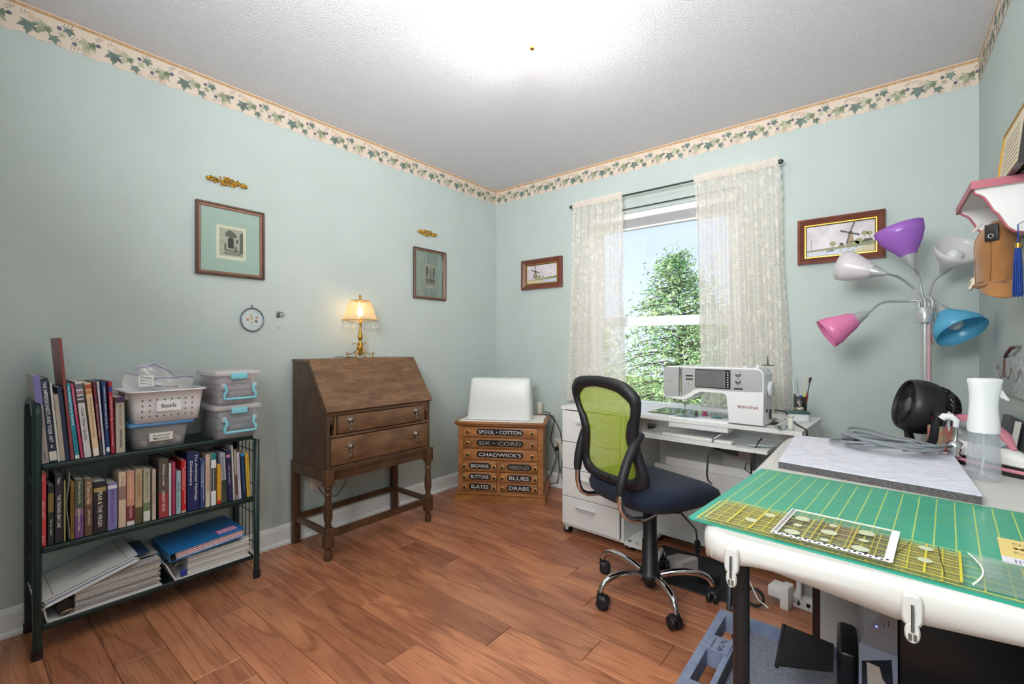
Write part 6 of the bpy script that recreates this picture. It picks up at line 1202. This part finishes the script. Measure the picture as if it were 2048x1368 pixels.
# ================================================================ UNDER THE TABLE
wc2 = thing('side_cabinet', 'white melamine cabinet with a dark brown edge standing under the folding table', 'cabinet', (0, 0, 0)); b = MB(M('side_white', 'c9c8c5', .5)); b.box(2.424, -1.008, 0.0, 2.83, -.90, .62); b.build('carcass', wc2); MB(M('edge_brown', '35241f', .5)).box(2.400, -1.006, .0, 2.4235, -.90, .62).build('dark_side', wc2)
ps = thing('power_strip', 'white surge protector block with black sockets on the floor under the table', 'power strip', (2.30, -.745, 0), -10); b = MB(melam); b.rbox(0, 0, 0, .10, .09, .055, .004); b.build('strip_body', ps); [MB(bk).box(.015+.04*i, -.001, .018, .030+.04*i, .002, .034).build('socket', ps) for i in range(2)]; b = MB(M('paper_grey', 'a9a9a6', .5)); b.rbox(.012, .02, .055, .09, .07, .10, .003); b.build('plug_block', ps)
t = thing('power_adapter', 'white boxy power adapter tilted beside the surge protector', 'adapter', (2.215, -.775, .0), -12); b = MB(plas); b.rbox(0, 0, .03, .075, .075, .075, .004); b.rbox(.052, -.012, .0, .085, .05, .095, .003); b.build('adapter_body', t); MB(steel).cyl((.05, .02, .075), (.05, .02, .079), .008).build('round_button', t)
tag(MB(cord_b).tube([(2.18+.035*cos(a)*(1+.06*sin(a*2.3)), -.86+.006*sin(a*1.7), .045+.036*sin(a)) for a in [2*pi*q/14 for q in range(46)]]+[(2.15, -.86, .08), (2.11, -.85, .09), (2.10, -.80, .12), (2.12, -.70, .2)], .004, 6).build('coiled_cord'), 'coil of black cord standing by the white adapter under the table', 'cord')
tag(MB(M('cord_white')).tube([(2.13, -.84, .22), (2.15, -.86, .13), (2.20, -.90, .06), (2.24, -.905, .04)], .003, 6).build('white_cord'), 'thin white cord running down beside the coiled black cord', 'cord')
# utility cart
ct = thing('utility_cart', 'grey plastic utility cart tray with handle slots under the folding table', 'cart', (0, 0, 0)); cg_ = M('cart_grey', '8793aa', .5, var=('7480a0', 30), bump=(400, .3, .001)); b = MB(cg_)
x0, x1, y0, y1, zt_ = 2.140, 2.86, -1.83, -1.235, .15
for (a, c, d, e) in ((x0, y0, x0+.026, y1), (x0+.026, y1-.035, x0+.085, y1), (x0+.026, -1.49, x0+.085, -1.405), (x0+.026, y0, x0+.085, -1.66)): b.box(a, c, .095, d, e, zt_)
b.box(x0+.075, y0, .07, x0+.095, y1, zt_-.004); b.box(x0+.095, y1-.012, .09, x1, y1, zt_+.004); b.box(x0+.095, y0, .09, x1, y0+.03, zt_); b.build('rim', ct)
b = MB(M('cart_floor', '858b99', .6, var=('686e7c', 120), bump=(260, .8, .002))); b.box(x0+.095, y0+.03, .095, x1, y1-.012, .115); b.build('tray_floor', ct); b = MB(black); b.box(x0+.093, y0+.01, .115, x0+.098, y1, zt_+.002); b.build('dark_groove', ct)
for x, y in ((x0+.06, y1-.05), (x1-.06, y1-.05), (x0+.06, y0+.05), (x1-.06, y0+.05)): b = MB(black); b.cyl((x-.012, y, .032), (x+.012, y, .032), .032, n=18); b.cyl((x, y, .05), (x, y, .10), .01); b.build('caster', ct)
txt('The Tuffy', .07, .020, basis((x0+.058, -1.447, zt_+.0006), (0, -1, 0), (1, 0, 0)), bk, ct); txt('A Rubbermaid', .055, .006, basis((x0+.035, -1.447, zt_+.0006), (0, -1, 0), (1, 0, 0)), bk, ct)
# printer on the cart
pr_ = thing('printer', 'black printer with a grey curved side panel and open paper tray on the utility cart', 'printer', (2.550, -1.500, .1165), 3)
pg = M('printer_grey', '8a8d95', .3, .3); pb = M('printer_black', '0b0c10', .3)
b = MB(pg); P = [(.0, .0), (.0, .195), (.004, .215), (.012, .240), (.022, .262), (.038, .292), (.056, .316), (.070, .322), (.078, .322), (.078, .0)]; b.prism(P, 0, .24, 'xz'); b.build('side_panel', pr_)
b = MB(pb); b.rbox(.078, .002, .0, .32, .24, .322, .008); b.build('body', pr_)
b = MB(M('window_frame_grey', '9aa3b4', .3, .3)); b.prism([(.0, .0), (.0, .214), (.078, .208), (.078, .0)], -.004, 0, 'xz'); b.build('lower_panel', pr_)
b = MB(M('window_dark', '26282e', .1)); b.prism([(.006, .03), (.006, .170), (.066, .196), (.074, .04)], -.0052, -.004, 'xz'); o = b.build('viewing_window', pr_); b = MB(M('paper_beige', 'b3a79c', .6)); b.prism([(.020, .05), (.016, .172), (.042, .168), (.048, .140), (.066, .118), (.066, .06)], -.0058, -.0052, 'xz'); b.build('paper_glimpse', o)
b = MB(M('led_blue', '5a6cff', .3, emit=6)); b.sphere((.036, -.001, .268), .0018, 8, 6); b.build('power_led', pr_); b = MB(bk); b.box(.050, -.0012, .270, .0515, 0, .282); b.box(.060, -.0012, .276, .0615, 0, .290); b.build('panel_marks', pr_)
b = MB(pb); b.rbox(-.048, .03, .0, -.001, .20, .160, .012, 3); b.build('tray_hinge', pr_)
b = MB(M('tray_black', '1a1b1f', .35)); b.layers([[(-.055, .00, .110+q), (-.180, -.062, .112+q), (-.180, .130, .126+q), (-.055, .12, .118+q)] for q in (0, .006)], smooth=False); b.tube([(-.181, -.064, .112), (-.181, .130, .128)], .006, 8); b.build('paper_tray', pr_)
